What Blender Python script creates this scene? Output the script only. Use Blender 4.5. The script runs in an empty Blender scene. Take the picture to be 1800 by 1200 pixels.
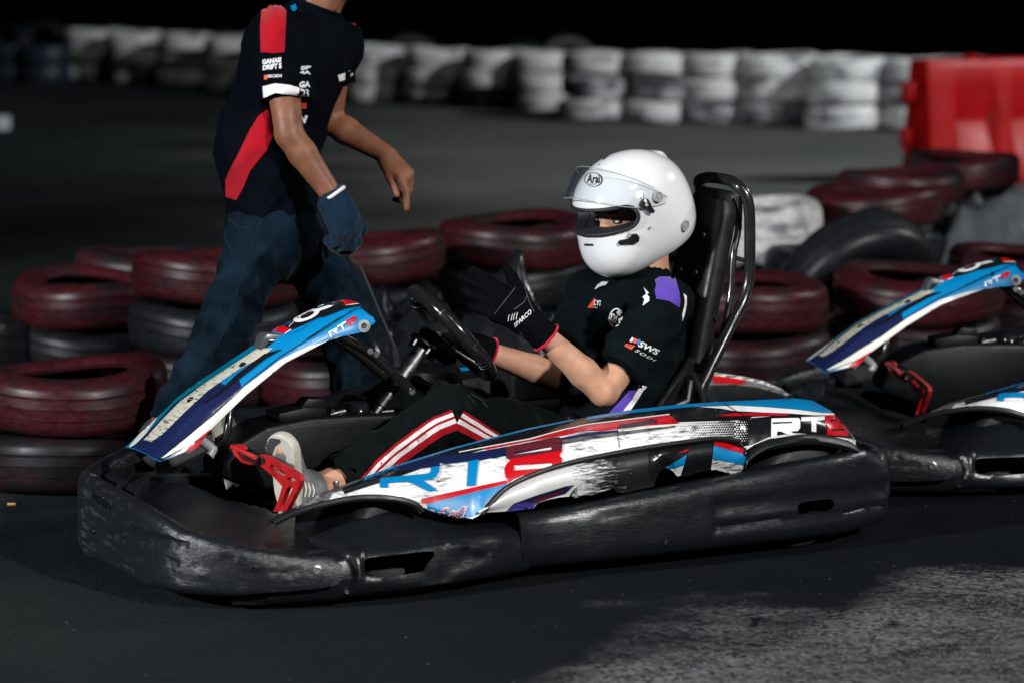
import bpy, bmesh, math, random
import numpy as np
from mathutils import Vector, Matrix, Euler
from mathutils.bvhtree import BVHTree
from mathutils.geometry import delaunay_2d_cdt
random.seed(7); RNG = np.random.default_rng(7)
PI = math.pi
sc = bpy.context.scene
C = sc.collection

# ------------------------------------------------------------------ camera, sky, sun, exposure
FPX, CAM_H = 5580.0, 1.6
PITCH = math.atan(731 / FPX)
cam_d = bpy.data.cameras.new('camera')
cam = bpy.data.objects.new('camera', cam_d); C.objects.link(cam)
cam.location = (0, 0, CAM_H)
cam.rotation_euler = (PI / 2 - PITCH, 0, 0)
cam_d.sensor_width = 36.0
cam_d.lens = 36.0 * FPX / 1800.0
cam_d.clip_start = 0.1; cam_d.clip_end = 600
cam_d.dof.use_dof = True
cam_d.dof.focus_distance = 8.1
cam_d.dof.aperture_fstop = 2.6
sc.camera = cam

world = bpy.data.worlds.new('World'); sc.world = world
world.use_nodes = True
wn = world.node_tree; wn.nodes.clear()
sky = wn.nodes.new('ShaderNodeTexSky'); sky.sky_type = 'NISHITA'; sky.sun_disc = False
SUN_EL, SUN_AZ = math.radians(44), math.radians(24)      # azimuth: from behind the camera towards its right
sky.sun_elevation = SUN_EL; sky.sun_rotation = PI - SUN_AZ
bg = wn.nodes.new('ShaderNodeBackground'); bg.inputs['Strength'].default_value = 0.0008
wo = wn.nodes.new('ShaderNodeOutputWorld')
wn.links.new(sky.outputs[0], bg.inputs[0]); wn.links.new(bg.outputs[0], wo.inputs[0])

sun_d = bpy.data.lights.new('sun', 'SUN'); sun_d.energy = 0.25; sun_d.angle = math.radians(1.0); sun_d.color = (1, .96, .9)
sun = bpy.data.objects.new('sun', sun_d); C.objects.link(sun)
sd = Vector((math.sin(SUN_AZ) * math.cos(SUN_EL), -math.cos(SUN_AZ) * math.cos(SUN_EL), math.sin(SUN_EL)))
sun.location = sd * 30
sun.rotation_euler = sd.to_track_quat('Z', 'Y').to_euler()

vs = sc.view_settings
sc.display_settings.display_device = 'sRGB'
vs.view_transform = 'Standard'; vs.look = 'None'; vs.exposure = 0.0; vs.gamma = 1.0; vs.use_curve_mapping = False
sc.render.engine = 'CYCLES'
sc.cycles.use_denoising = True
sc.cycles.max_bounces = 6
sc.cycles.transparent_max_bounces = 8
sc.cycles.caustics_reflective = False; sc.cycles.caustics_refractive = False
sc.cycles.sample_clamp_indirect = 4.0

# ------------------------------------------------------------------ measuring helpers (photo pixel + a known plane -> metres)
_c, _s = math.cos(PITCH), math.sin(PITCH)
CAM = np.array([0, 0, CAM_H])
def ray(px, py):
    a = (px - 900) / FPX; b = -(py - 600) / FPX
    return np.array([a, _c + b * _s, -_s + b * _c])
def W(px, py, Y):
    r = ray(px, py); return CAM + r * (Y / r[1])
KTH = math.radians(27)
KO = np.array([.774, 8.72, 0.]); KU = np.array([-math.cos(KTH), -math.sin(KTH), 0]); KV = np.array([math.sin(KTH), -math.cos(KTH), 0])
KM = Matrix.Translation(Vector(KO)) @ Matrix.Rotation(PI + KTH, 4, 'Z')
KMI = KM.inverted()
def loc(P):
    d = np.asarray(P) - KO
    return np.array([d @ KU, d @ KV, d[2]])
def K(px, py, v):
    """kart frame (forward, left, up) of a pixel on the plane left = v"""
    r = ray(px, py); t = ((KO - CAM) @ KV + v) / (r @ KV)
    return loc(CAM + t * r)
def Ku(px, py, u):
    r = ray(px, py); t = ((KO - CAM) @ KU + u) / (r @ KU)
    return loc(CAM + t * r)
def Kpl(px, py, p0, n):
    o = loc(CAM); r = ray(px, py); d = np.array([r @ KU, r @ KV, r[2]])
    p0 = np.asarray(p0); n = np.asarray(n)
    return o + d * (((p0 - o) @ n) / (d @ n))
def Kz(px, py, z):
    r = ray(px, py); t = (z - CAM_H) / r[2]
    return loc(CAM + t * r)

# ------------------------------------------------------------------ materials
def newmat(name):
    m = bpy.data.materials.new(name); m.use_nodes = True
    nt = m.node_tree; b = nt.nodes['Principled BSDF']
    return m, nt, b
def _coords(nt, scale, kind='Object'):
    tc = nt.nodes.new('ShaderNodeTexCoord'); mp = nt.nodes.new('ShaderNodeMapping')
    mp.inputs['Scale'].default_value = scale
    nt.links.new(tc.outputs[kind], mp.inputs['Vector']); return mp.outputs[0]
def _noise(nt, vec, scale, detail=4, rough=.55, dist=0):
    n = nt.nodes.new('ShaderNodeTexNoise'); n.inputs['Scale'].default_value = scale
    n.inputs['Detail'].default_value = detail; n.inputs['Roughness'].default_value = rough
    n.inputs['Distortion'].default_value = dist
    nt.links.new(vec, n.inputs['Vector']); return n.outputs['Fac']
def _ramp(nt, fac, a, b, ca=(0, 0, 0, 1), cb=(1, 1, 1, 1)):
    r = nt.nodes.new('ShaderNodeValToRGB'); r.color_ramp.elements[0].position = a; r.color_ramp.elements[1].position = b
    r.color_ramp.elements[0].color = ca; r.color_ramp.elements[1].color = cb
    nt.links.new(fac, r.inputs[0]); return r.outputs[0]
def _mix(nt, fac, a, b):
    m = nt.nodes.new('ShaderNodeMix'); m.data_type = 'RGBA'
    if isinstance(fac, float): m.inputs[0].default_value = fac
    else: nt.links.new(fac, m.inputs[0])
    for i, x in ((6, a), (7, b)):
        if isinstance(x, tuple): m.inputs[i].default_value = (*x, 1) if len(x) == 3 else x
        else: nt.links.new(x, m.inputs[i])
    return m.outputs[2]
def _bump(nt, b, h, strength, dist=.002):
    bp = nt.nodes.new('ShaderNodeBump'); bp.inputs['Strength'].default_value = strength; bp.inputs['Distance'].default_value = dist
    nt.links.new(h, bp.inputs['Height']); nt.links.new(bp.outputs[0], b.inputs['Normal'])
def simple(name, col, rough=.5, metal=0., spec=.5, var=.0, vscale=20., bump=0., bscale=60., coat=0., sss=0., stretch=(1, 1, 1), rvar=0.):
    m, nt, b = newmat(name)
    b.inputs['Base Color'].default_value = (*col, 1); b.inputs['Roughness'].default_value = rough
    b.inputs['Metallic'].default_value = metal; b.inputs['Specular IOR Level'].default_value = spec
    b.inputs['Coat Weight'].default_value = coat; b.inputs['Coat Roughness'].default_value = .06
    if sss: b.inputs['Subsurface Weight'].default_value = sss; b.inputs['Subsurface Radius'].default_value = (.012, .005, .003); b.inputs['Subsurface Scale'].default_value = .5
    v = _coords(nt, stretch)
    if var:
        n = _noise(nt, v, vscale, 5)
        r = _ramp(nt, n, .3, .7)
        nt.links.new(_mix(nt, r, tuple(c * (1 - var) for c in col), tuple(min(1, c * (1 + var)) for c in col)), b.inputs['Base Color'])
    if rvar:
        n = _noise(nt, v, vscale * 1.3, 5)
        mr = nt.nodes.new('ShaderNodeMapRange'); mr.inputs[1].default_value = .3; mr.inputs[2].default_value = .7
        mr.inputs[3].default_value = max(.05, rough - rvar); mr.inputs[4].default_value = min(1, rough + rvar)
        nt.links.new(n, mr.inputs[0]); nt.links.new(mr.outputs[0], b.inputs['Roughness'])
    if bump: _bump(nt, b, _noise(nt, v, bscale, 4), bump)
    return m
def scuffed_plastic(name, base=(.0062, .0075, .0095), grey=(.05, .056, .064), lo=.6, hi=.86, rough=.27, bump=.16, spec=.5):
    m, nt, b = newmat(name)
    v = _coords(nt, (1.6, 2.5, 14)); v2 = _coords(nt, (1, 1, 1))
    n = _noise(nt, v, 5, 8, .68, .4); n2 = _noise(nt, v2, 9, 6, .6); n3 = _noise(nt, v, 22, 5, .7)
    mu = nt.nodes.new('ShaderNodeMath'); mu.operation = 'MULTIPLY'
    nt.links.new(_ramp(nt, n, lo, hi), mu.inputs[0]); nt.links.new(_ramp(nt, n2, .42, .68), mu.inputs[1])
    nt.links.new(_mix(nt, mu.outputs[0], base, grey), b.inputs['Base Color'])
    mr = nt.nodes.new('ShaderNodeMapRange'); mr.inputs[1].default_value = .25; mr.inputs[2].default_value = .75
    mr.inputs[3].default_value = max(.1, rough - .1); mr.inputs[4].default_value = rough + .16
    nt.links.new(n3, mr.inputs[0]); nt.links.new(mr.outputs[0], b.inputs['Roughness'])
    ad = nt.nodes.new('ShaderNodeMath'); ad.operation = 'ADD'
    nt.links.new(n3, ad.inputs[0]); nt.links.new(_noise(nt, v2, 26, 5, .6, .6), ad.inputs[1])
    _bump(nt, b, ad.outputs[0], bump, .004)
    b.inputs['Specular IOR Level'].default_value = spec
    return m
def scuffed_paint(name, col, dirt=(.02, .02, .022), lo=.56, hi=.66, rough=.25, coat=.3, patch=(.45, .6), smear=1.0):
    """printed vinyl with dark rubber streaks running along the kart"""
    m, nt, b = newmat(name)
    v = _coords(nt, (4, 4, 34)); v2 = _coords(nt, (2.2, 2.2, 5))
    n = _noise(nt, v, 6, 9, .72, .3); n2 = _noise(nt, v2, 3.1, 4, .5)
    mu = nt.nodes.new('ShaderNodeMath'); mu.operation = 'MULTIPLY'
    nt.links.new(_ramp(nt, n, lo, hi), mu.inputs[0]); nt.links.new(_ramp(nt, n2, *patch), mu.inputs[1])
    mm = nt.nodes.new('ShaderNodeMath'); mm.operation = 'MULTIPLY'; mm.inputs[1].default_value = smear
    nt.links.new(mu.outputs[0], mm.inputs[0])
    nt.links.new(_mix(nt, mm.outputs[0], col, dirt), b.inputs['Base Color'])
    b.inputs['Roughness'].default_value = rough; b.inputs['Coat Weight'].default_value = coat; b.inputs['Coat Roughness'].default_value = .08
    return m
def tyre_paint(name, paint, rubber=(.013, .013, .015), cover=(.4, .6), rough=.42):
    m, nt, b = newmat(name)
    oi = nt.nodes.new('ShaderNodeObjectInfo'); tc = nt.nodes.new('ShaderNodeTexCoord')
    ad = nt.nodes.new('ShaderNodeVectorMath'); ad.operation = 'ADD'
    sp = nt.nodes.new('ShaderNodeVectorMath'); sp.operation = 'SCALE'; sp.inputs['Scale'].default_value = 40
    cb = nt.nodes.new('ShaderNodeCombineXYZ'); nt.links.new(oi.outputs['Random'], cb.inputs[0]); nt.links.new(oi.outputs['Random'], cb.inputs[1])
    nt.links.new(cb.outputs[0], sp.inputs[0]); nt.links.new(tc.outputs['Object'], ad.inputs[0]); nt.links.new(sp.outputs[0], ad.inputs[1])
    mp = nt.nodes.new('ShaderNodeMapping'); mp.inputs['Scale'].default_value = (1, 1, 2.2); nt.links.new(ad.outputs[0], mp.inputs[0])
    n = _noise(nt, mp.outputs[0], 4.5, 7, .62); n2 = _noise(nt, mp.outputs[0], 28, 4, .6)
    dark = tuple(c * .45 for c in paint)
    pcol = _mix(nt, _ramp(nt, n2, .3, .7), dark, paint)
    nt.links.new(_mix(nt, _ramp(nt, n, *cover), rubber, pcol), b.inputs['Base Color'])
    mr = nt.nodes.new('ShaderNodeMapRange'); mr.inputs[3].default_value = rough - .12; mr.inputs[4].default_value = rough + .2
    nt.links.new(n2, mr.inputs[0]); nt.links.new(mr.outputs[0], b.inputs['Roughness'])
    b.inputs['Specular IOR Level'].default_value = .25
    _bump(nt, b, n2, .25, .003)
    return m
def cloth(name, col, var=.25, scale=9, weave=700, sheen=.15, rough=.85):
    m, nt, b = newmat(name)
    v = _coords(nt, (1, 1, 1)); n = _noise(nt, v, scale, 6, .6)
    nt.links.new(_mix(nt, _ramp(nt, n, .3, .72), tuple(c * (1 - var) for c in col), tuple(c * (1 + var) for c in col)), b.inputs['Base Color'])
    b.inputs['Roughness'].default_value = rough; b.inputs['Specular IOR Level'].default_value = .02
    b.inputs['Sheen Weight'].default_value = sheen; b.inputs['Sheen Roughness'].default_value = .5
    _bump(nt, b, _noise(nt, v, weave, 2), .18, .0008)
    return m

BLUE = (.0, .185, .43); RED = (.5, .004, .010); NAVY = (.009, .014, .06); WHITE = (.74, .74, .73)
M = {}
M['plastic'] = scuffed_plastic('black_scuffed_plastic')
M['plastic_smooth'] = scuffed_plastic('black_deck_plastic', base=(.0048, .0056, .007), grey=(.022, .025, .028), lo=.62, hi=.85, rough=.36, bump=.15, spec=.3)
M['plastic_front'] = scuffed_plastic('worn_bumper_plastic', base=(.008, .0095, .0118), grey=(.11, .118, .128), lo=.52, hi=.84, rough=.25, bump=.4)
M['matte'] = simple('matte_black', (.0075, .008, .0095), .42, spec=.25, bump=.1, bscale=90, rvar=.12)
M['gloss_black'] = simple('gloss_black', (.01, .01, .011), .18, rvar=.08, vscale=30)
M['tube'] = simple('black_painted_tube', (.012, .012, .013), .22, coat=.3, rvar=.08, vscale=25)
M['steel'] = simple('bare_steel', (.26, .26, .265), .36, metal=1., rvar=.12, vscale=40, var=.2)
M['dark_steel'] = simple('dark_steel', (.12, .12, .125), .38, metal=1., rvar=.12, vscale=40)
M['white_paint'] = scuffed_paint('scuffed_white_vinyl', WHITE, lo=.5, hi=.63, patch=(.46, .58))
M['white_heavy'] = scuffed_paint('heavily_scuffed_white', WHITE, lo=.44, hi=.58, patch=(.34, .5))
M['white_nose'] = scuffed_paint('scratched_white_vinyl', (.66, .66, .62), dirt=(.12, .11, .1), lo=.58, hi=.68, patch=(.4, .6))
M['cream_nose'] = scuffed_paint('worn_cream_vinyl', (.52, .49, .4), dirt=(.06, .055, .045), lo=.5, hi=.6, patch=(.4, .56))
def fading_skirt():
    m, nt, b = newmat('white_skirt_rubbed_to_black')
    v = _coords(nt, (4, 4, 34)); n = _noise(nt, v, 6, 9, .72, .3); tc = nt.nodes.new('ShaderNodeTexCoord'); sp = nt.nodes.new('ShaderNodeSeparateXYZ'); nt.links.new(tc.outputs['Object'], sp.inputs[0])
    mr = nt.nodes.new('ShaderNodeMapRange'); mr.inputs[1].default_value = 1.08; mr.inputs[2].default_value = .82; mr.inputs[3].default_value = -.17; mr.inputs[4].default_value = .3; nt.links.new(sp.outputs[0], mr.inputs[0])
    ad = nt.nodes.new('ShaderNodeMath'); ad.operation = 'ADD'; nt.links.new(n, ad.inputs[0]); nt.links.new(mr.outputs[0], ad.inputs[1])
    nt.links.new(_mix(nt, _ramp(nt, ad.outputs[0], .47, .6), WHITE, (.014, .014, .016)), b.inputs['Base Color']); b.inputs['Roughness'].default_value = .32; b.inputs['Coat Weight'].default_value = .15
    return m
M['skirt'] = fading_skirt()
M['denim_seam'] = cloth('denim_seam', (.008, .016, .026))
M['blue'] = scuffed_paint('blue_vinyl', BLUE, dirt=(.0, .03, .1), lo=.62, hi=.74, patch=(.45, .65), smear=.7, coat=.1, rough=.35)
M['teal'] = simple('teal_vinyl', (.0, .14, .21), .3, coat=.2, var=.2)
M['red'] = scuffed_paint('red_vinyl', RED, dirt=(.05, .004, .006), lo=.6, hi=.7, patch=(.45, .62), smear=.7)
M['dark_red'] = scuffed_paint('rubbed_dark_red_vinyl', (.13, .012, .022), lo=.45, hi=.6, patch=(.3, .5))
M['navy'] = scuffed_paint('navy_vinyl', NAVY, dirt=(.006, .007, .014), lo=.55, hi=.7, patch=(.4, .6))
M['purple'] = simple('purple_vinyl', (.06, .05, .3), .3)
M['white_clean'] = simple('white_print', (.74, .74, .74), .35)
M['black_vinyl'] = simple('black_vinyl', (.008, .008, .01), .2, coat=.3, rvar=.08)
M['grey_scuff'] = scuffed_paint('grey_rubbed_vinyl', (.16, .16, .16), lo=.45, hi=.6, patch=(.3, .5))
M['pedal'] = simple('red_pedal_metal', (.42, .012, .014), .35, coat=.2, var=.3, vscale=35)
M['rubber'] = simple('black_tyre_rubber', (.014, .014, .015), .6, bump=.25, bscale=70, rvar=.15)
M['tank'] = scuffed_plastic('black_tank_plastic', base=(.0035, .0042, .005), grey=(.009, .010, .012), rough=.4, bump=.08, spec=.16)
M['skin'] = simple('skin_light', (.48, .25, .16), .58, spec=.35, var=.2, vscale=24, sss=.1, bump=.14, bscale=120, rvar=.1)
M['skin_tan'] = simple('skin_tanned', (.18, .07, .036), .55, spec=.35, var=.24, vscale=22, sss=.08, bump=.14, bscale=110, rvar=.1)
M['shirt'] = cloth('black_jersey_cloth', (.0036, .0058, .0068), sheen=.0)
M['shirt_navy'] = cloth('dark_navy_jersey', (.0018, .0028, .0048), sheen=.0)
M['trousers'] = cloth('black_green_tracksuit', (.0034, .0056, .0054), sheen=.01, rough=.65)
M['jeans'] = cloth('blue_denim', (.0034, .0086, .0150), var=.7, scale=9, weave=500, sheen=.02)
M['glove'] = cloth('black_suede_glove', (.0022, .0028, .0038), sheen=.0, rough=.75)
M['glove_blue'] = cloth('navy_knit_glove', (.006, .018, .036), weave=380, sheen=.1)
M['print_white'] = simple('white_screen_print', (.62, .62, .62), .6)
M['print_red'] = simple('red_screen_print', (.62, .06, .03), .6)
M['cloth_red'] = cloth('red_cloth', (.33, .005, .013), var=.15)
M['cloth_white'] = cloth('white_cloth', (.66, .64, .64), var=.06)
M['cloth_purple'] = cloth('purple_cloth', (.095, .05, .33), var=.12)
M['seam'] = simple('grey_seam_thread', (.05, .055, .06), .6)
M['red_piping'] = cloth('red_piping', (.5, .008, .03), var=.1)
M['helmet'] = simple('white_gelcoat', (.73, .735, .74), .16, coat=.6)
M['lining'] = simple('black_lining', (.01, .011, .014), .6)
M['scoop'] = simple('scoop_grey_plastic', (.05, .053, .058), .35, rvar=.1)
M['rod'] = simple('grey_rod', (.012, .014, .016), .65, spec=.2)
M['grey_plastic'] = simple('grey_plastic', (.3, .31, .32), .35, rvar=.08)
M['eye_white'] = simple('eye_white', (.55, .5, .47), .3)
M['eye_dark'] = simple('eye_dark', (.008, .006, .005), .25)
M['hair'] = simple('black_hair', (.008, .007, .006), .5)
M['shoe_sole'] = simple('shoe_sole_cream', (.42, .4, .34), .55, var=.25, vscale=18, bump=.2, bscale=80)
M['shoe_grey'] = simple('shoe_grey', (.11, .115, .12), .6, var=.3, vscale=22)
M['shoe_dark'] = simple('shoe_dark', (.03, .032, .036), .6)
M['maroon'] = tyre_paint('maroon_painted_rubber', (.046, .0064, .0098), rubber=(.010, .0085, .0095), cover=(.36, .54), rough=.36)
M['maroon_worn'] = tyre_paint('worn_maroon_rubber', (.033, .0058, .0086), rubber=(.0065, .0065, .0078), cover=(.42, .66), rough=.4)
M['tyre_black'] = tyre_paint('old_black_rubber', (.012, .0138, .018), rubber=(.0045, .005, .006), cover=(.3, .75), rough=.38)
M['tyre_white'] = tyre_paint('white_painted_rubber', (.55, .56, .56), rubber=(.08, .085, .095), cover=(.34, .5), rough=.55)
M['tyre_white_worn'] = tyre_paint('worn_white_rubber', (.42, .43, .44), rubber=(.03, .033, .04), cover=(.45, .6), rough=.55)
M['tyre_dark'] = tyre_paint('grimy_dark_rubber', (.012, .0135, .016), rubber=(.006, .0065, .008), cover=(.3, .7), rough=.6)
M['tyre_blue'] = tyre_paint('blue_painted_rubber', (.004, .022, .038), cover=(.4, .6))
M['barrier'] = simple('red_barrier_plastic', (.16, .002, .0025), .45, spec=.08, var=.18, vscale=5, rvar=.1)
M['tarp'] = simple('black_plastic_sheet', (.006, .007, .009), .22, rvar=.12, bump=.3, bscale=25)
M['tarp_grey'] = simple('grey_plastic_sheet', (.045, .05, .056), .42, rvar=.12, bump=.3, bscale=20, var=.35, vscale=6)
M['kerb_white'] = simple('white_kerb_paint', (.24, .26, .27), .6, var=.2)
M['butt'] = simple('tan_filter_paper', (.45, .27, .08), .8)
m, nt, b = newmat('clear_visor')
nt.nodes.remove(b)
tr = nt.nodes.new('ShaderNodeBsdfTransparent'); tr.inputs[0].default_value = (.93, .94, .95, 1)
gl = nt.nodes.new('ShaderNodeBsdfGlossy'); gl.inputs['Roughness'].default_value = .05; gl.inputs[0].default_value = (.8, .85, .9, 1)
lw = nt.nodes.new('ShaderNodeLayerWeight'); lw.inputs[0].default_value = .12
mx = nt.nodes.new('ShaderNodeMixShader'); mm_ = nt.nodes.new('ShaderNodeMath'); mm_.operation = 'MULTIPLY'; mm_.inputs[1].default_value = .45; nt.links.new(lw.outputs['Fresnel'], mm_.inputs[0]); nt.links.new(mm_.outputs[0], mx.inputs[0])
nt.links.new(tr.outputs[0], mx.inputs[1]); nt.links.new(gl.outputs[0], mx.inputs[2]); nt.links.new(mx.outputs[0], nt.nodes['Material Output'].inputs[0])
M['visor'] = m

# ------------------------------------------------------------------ object helpers
def link(name, me, mat=None, parent=None, smooth=True, matrix=None):
    o = bpy.data.objects.new(name, me); C.objects.link(o)
    if mat is not None:
        me.materials.append(M[mat] if isinstance(mat, str) else mat)
    if smooth: me.shade_smooth()
    if parent is not None: o.parent = parent
    if matrix is not None: o.matrix_world = matrix
    return o
def mesh(name, verts, faces, mat=None, parent=None, smooth=True):
    me = bpy.data.meshes.new(name)
    me.from_pydata([tuple(map(float, v)) for v in verts], [], [tuple(map(int, f)) for f in faces]); me.update()
    return link(name, me, mat, parent, smooth)
def empty(name, matrix=None, parent=None):
    o = bpy.data.objects.new(name, None); C.objects.link(o); o.empty_display_size = .1
    if parent: o.parent = parent
    if matrix is not None: o.matrix_world = matrix
    return o
def tag(o, label, cat, group=None, kind=None):
    if label: o['label'] = label
    if cat: o['category'] = cat
    if group: o['group'] = group
    if kind: o['kind'] = kind
    return o
def face_out(o):
    """make the outer skin's normals point outwards (towards the open side)"""
    me = o.data; c = np.array([p.center for p in me.polygons]); n = np.array([p.normal for p in me.polygons]); a = np.array([p.area for p in me.polygons])
    eye = loc(CAM) if o.parent else CAM
    v = eye - c; v /= np.linalg.norm(v, axis=1)[:, None]
    if ((n * v).sum(1) * a).sum() < 0: me.flip_normals()
def add_mods(o, bevel=0, subsurf=0, solid=0, autosmooth=35, seg=2, off=-1):
    """bake bevel / subdivision / thickness into the mesh"""
    if solid and off == -1: face_out(o)
    if solid:
        md = o.modifiers.new('s', 'SOLIDIFY'); md.thickness = solid; md.offset = off
    if bevel:
        md = o.modifiers.new('b', 'BEVEL'); md.width = bevel; md.segments = seg; md.limit_method = 'ANGLE'; md.angle_limit = math.radians(30)
    if subsurf:
        md = o.modifiers.new('u', 'SUBSURF'); md.levels = subsurf; md.render_levels = subsurf
    dg = bpy.context.evaluated_depsgraph_get(); dg.update()
    me = bpy.data.meshes.new_from_object(o.evaluated_get(dg))
    o.modifiers.clear(); old = o.data; o.data = me
    me.shade_smooth()
    if autosmooth: me.set_sharp_from_angle(angle=math.radians(autosmooth))
    return o
class MB:
    def __init__(s): s.v = []; s.f = []
    def add(s, v, f):
        n = len(s.v); s.v += [tuple(map(float, p)) for p in v]; s.f += [tuple(int(i) + n for i in q) for q in f]; return s
    def box(s, lo, hi, rot=None, at=(0, 0, 0)):
        P = [Vector((x, y, z)) for x in (lo[0], hi[0]) for y in (lo[1], hi[1]) for z in (lo[2], hi[2])]
        if rot is not None: P = [rot @ p for p in P]
        P = [p + Vector(at) for p in P]
        return s.add(P, [(0, 1, 3, 2), (4, 6, 7, 5), (0, 4, 5, 1), (2, 3, 7, 6), (0, 2, 6, 4), (1, 5, 7, 3)])
    def tube(s, pts, r, n=12, closed=False):
        pts = [np.asarray(p, float) for p in pts]; N = len(pts); V = []; F = []
        T = []
        for i in range(N):
            a = pts[(i - 1) % N] if closed or i else pts[0]; b = pts[(i + 1) % N] if closed or i < N - 1 else pts[-1]
            t = b - a; T.append(t / (np.linalg.norm(t) + 1e-9))
        up = np.array([0, 0, 1.]) if abs(T[0][2]) < .9 else np.array([1., 0, 0])
        x = np.cross(T[0], up); x /= np.linalg.norm(x)
        for i in range(N):
            x = x - T[i] * (x @ T[i]); x /= np.linalg.norm(x); y = np.cross(T[i], x)
            rr = r[i] if hasattr(r, '__len__') else r
            for k in range(n):
                a = 2 * PI * k / n; V.append(pts[i] + rr * (x * math.cos(a) + y * math.sin(a)))
        for i in range(N if closed else N - 1):
            j = (i + 1) % N
            for k in range(n):
                l = (k + 1) % n; F.append((i * n + k, i * n + l, j * n + l, j * n + k))
        if not closed:
            F.append(tuple(range(n - 1, -1, -1))); F.append(tuple((N - 1) * n + k for k in range(n)))
        return s.add(V, F)
    def cyl(s, a, b, r, r2=None, n=20): return s.tube([a, b], [r, r if r2 is None else r2], n)
    def lathe(s, prof, n=48, axis_m=None, closed=True):
        V = []; F = []; m = len(prof)
        for k in range(n):
            a = 2 * PI * k / n
            for (r, h) in prof:
                p = Vector((r * math.cos(a), r * math.sin(a), h)); V.append(axis_m @ p if axis_m is not None else p)
        for k in range(n):
            l = (k + 1) % n
            for i in range(m if closed else m - 1):
                j = (i + 1) % m; F.append((k * m + i, l * m + i, l * m + j, k * m + j))
        return s.add(V, F)
    def prism(s, poly, d):
        """poly: list of 3-D points (planar outline), extruded by vector d"""
        n = len(poly); P = [np.asarray(p, float) for p in poly]; d = np.asarray(d, float)
        return s.add(P + [p + d for p in P], [tuple(range(n)), tuple(range(2 * n - 1, n - 1, -1))] + [(i, i + n, (i + 1) % n + n, (i + 1) % n) for i in range(n)])
    def build(s, name, mat, parent=None, smooth=True, bevel=0, sharp=35, sub=0, solid=0):
        o = mesh(name, s.v, s.f, mat, parent, smooth)
        bm = bmesh.new(); bm.from_mesh(o.data); bmesh.ops.recalc_face_normals(bm, faces=bm.faces); bm.to_mesh(o.data); bm.free()
        if bevel or sub or solid: add_mods(o, bevel=bevel, subsurf=sub, autosmooth=sharp, solid=solid)
        elif smooth: o.data.set_sharp_from_angle(angle=math.radians(sharp))
        return o
def loft(secs, closed_sec=False, closed_path=False, cap=False):
    n = len(secs[0]); V = [p for s in secs for p in s]; F = []
    L = len(secs)
    for i in range(L if closed_path else L - 1):
        j = (i + 1) % L
        for k in range(n if closed_sec else n - 1):
            l = (k + 1) % n; F.append((i * n + k, i * n + l, j * n + l, j * n + k))
    if cap: F.append(tuple(range(n - 1, -1, -1))); F.append(tuple((L - 1) * n + k for k in range(n)))
    return V, F
def catmull(pts, per=6):
    P = [np.asarray(p, float) for p in pts]; out = []
    for i in range(len(P) - 1):
        p0 = P[max(i - 1, 0)]; p1 = P[i]; p2 = P[i + 1]; p3 = P[min(i + 2, len(P) - 1)]
        for k in range(per):
            t = k / per
            out.append(.5 * ((2 * p1) + (-p0 + p2) * t + (2 * p0 - 5 * p1 + 4 * p2 - p3) * t * t + (-p0 + 3 * p1 - 3 * p2 + p3) * t ** 3))
    out.append(P[-1]); return out
def ylerp(poly, x): return float(np.interp(x, [p[0] for p in poly], [p[1] for p in poly]))

# ------------------------------------------------------------------ smooth bodies: distance fields meshed with surface nets
def rc(a, b, ra, rb, sq=None):
    """tapered capsule; sq = (unit axis, factor) flattens it along that axis"""
    a = np.asarray(a, np.float32); b = np.asarray(b, np.float32)
    def f(p):
        pa = p - a; ba = b - a
        if sq is not None:
            ax = np.asarray(sq[0], np.float32); k = np.float32(1 / sq[1] - 1)
            pa = pa + np.outer(pa @ ax, ax) * k; ba = ba + ax * (ba @ ax) * k
        h = np.clip((pa @ ba) / max(float(ba @ ba), 1e-9), 0, 1)
        d = np.linalg.norm(pa - h[:, None] * ba, axis=1) - (ra + (rb - ra) * h)
        return d * (sq[1] ** .5 if sq is not None and sq[1] < 1 else 1)
    return f
def ell(c, r, R=None):
    c = np.asarray(c, np.float32); r = np.asarray(r, np.float32)
    Rm = None if R is None else np.asarray(R, np.float32)
    def f(p):
        q = p - c
        if Rm is not None: q = q @ Rm
        k0 = np.linalg.norm(q / r, axis=1); k1 = np.linalg.norm(q / (r * r), axis=1)
        return k0 * (k0 - 1) / np.maximum(k1, 1e-6)
    return f
def smin(fs, k):
    def f(p):
        d = fs[0](p)
        for g in fs[1:]:
            e = g(p); h = np.maximum(k - np.abs(d - e), 0) / k
            d = np.minimum(d, e) - h * h * k * .25
        return d
    return f
def infl(f, r): return lambda p: f(p) - r
def cut(f, p0, n):
    p0 = np.asarray(p0, np.float32); n = np.asarray(n, np.float32); n = n / np.linalg.norm(n)
    return lambda p: np.maximum(f(p), (p - p0) @ n)
def sub(f, g): return lambda p: np.maximum(f(p), -g(p))
def union(*fs):
    def f(p):
        d = fs[0](p)
        for g in fs[1:]: d = np.minimum(d, g(p))
        return d
    return f
def folds(f, amp, waves, seed=0, local=None):
    r = np.random.default_rng(seed)
    ws = []
    for wl, direction, w in waves:
        d = np.asarray(direction, float); d = d / np.linalg.norm(d)
        for q in range(2):
            dd = d + r.normal(0, .35, 3); dd /= np.linalg.norm(dd)
            ws.append((dd.astype(np.float32) * 2 * PI / (wl * r.uniform(.75, 1.3)), r.uniform(0, 6.28), r.normal(0, 1, 3).astype(np.float32) * 2 * PI / (wl * 2.6), w))
    def g(p):
        d = f(p); s = 0
        for k, ph, k2, w in ws:
            s = s + w * (1 - 2 * np.abs(np.sin(.5 * (p @ k + ph + 1.3 * np.sin(p @ k2)))) ** .8)
        a = amp if local is None else amp * local(p)
        return d - a * s / len(ws) * 2
    return g
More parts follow.
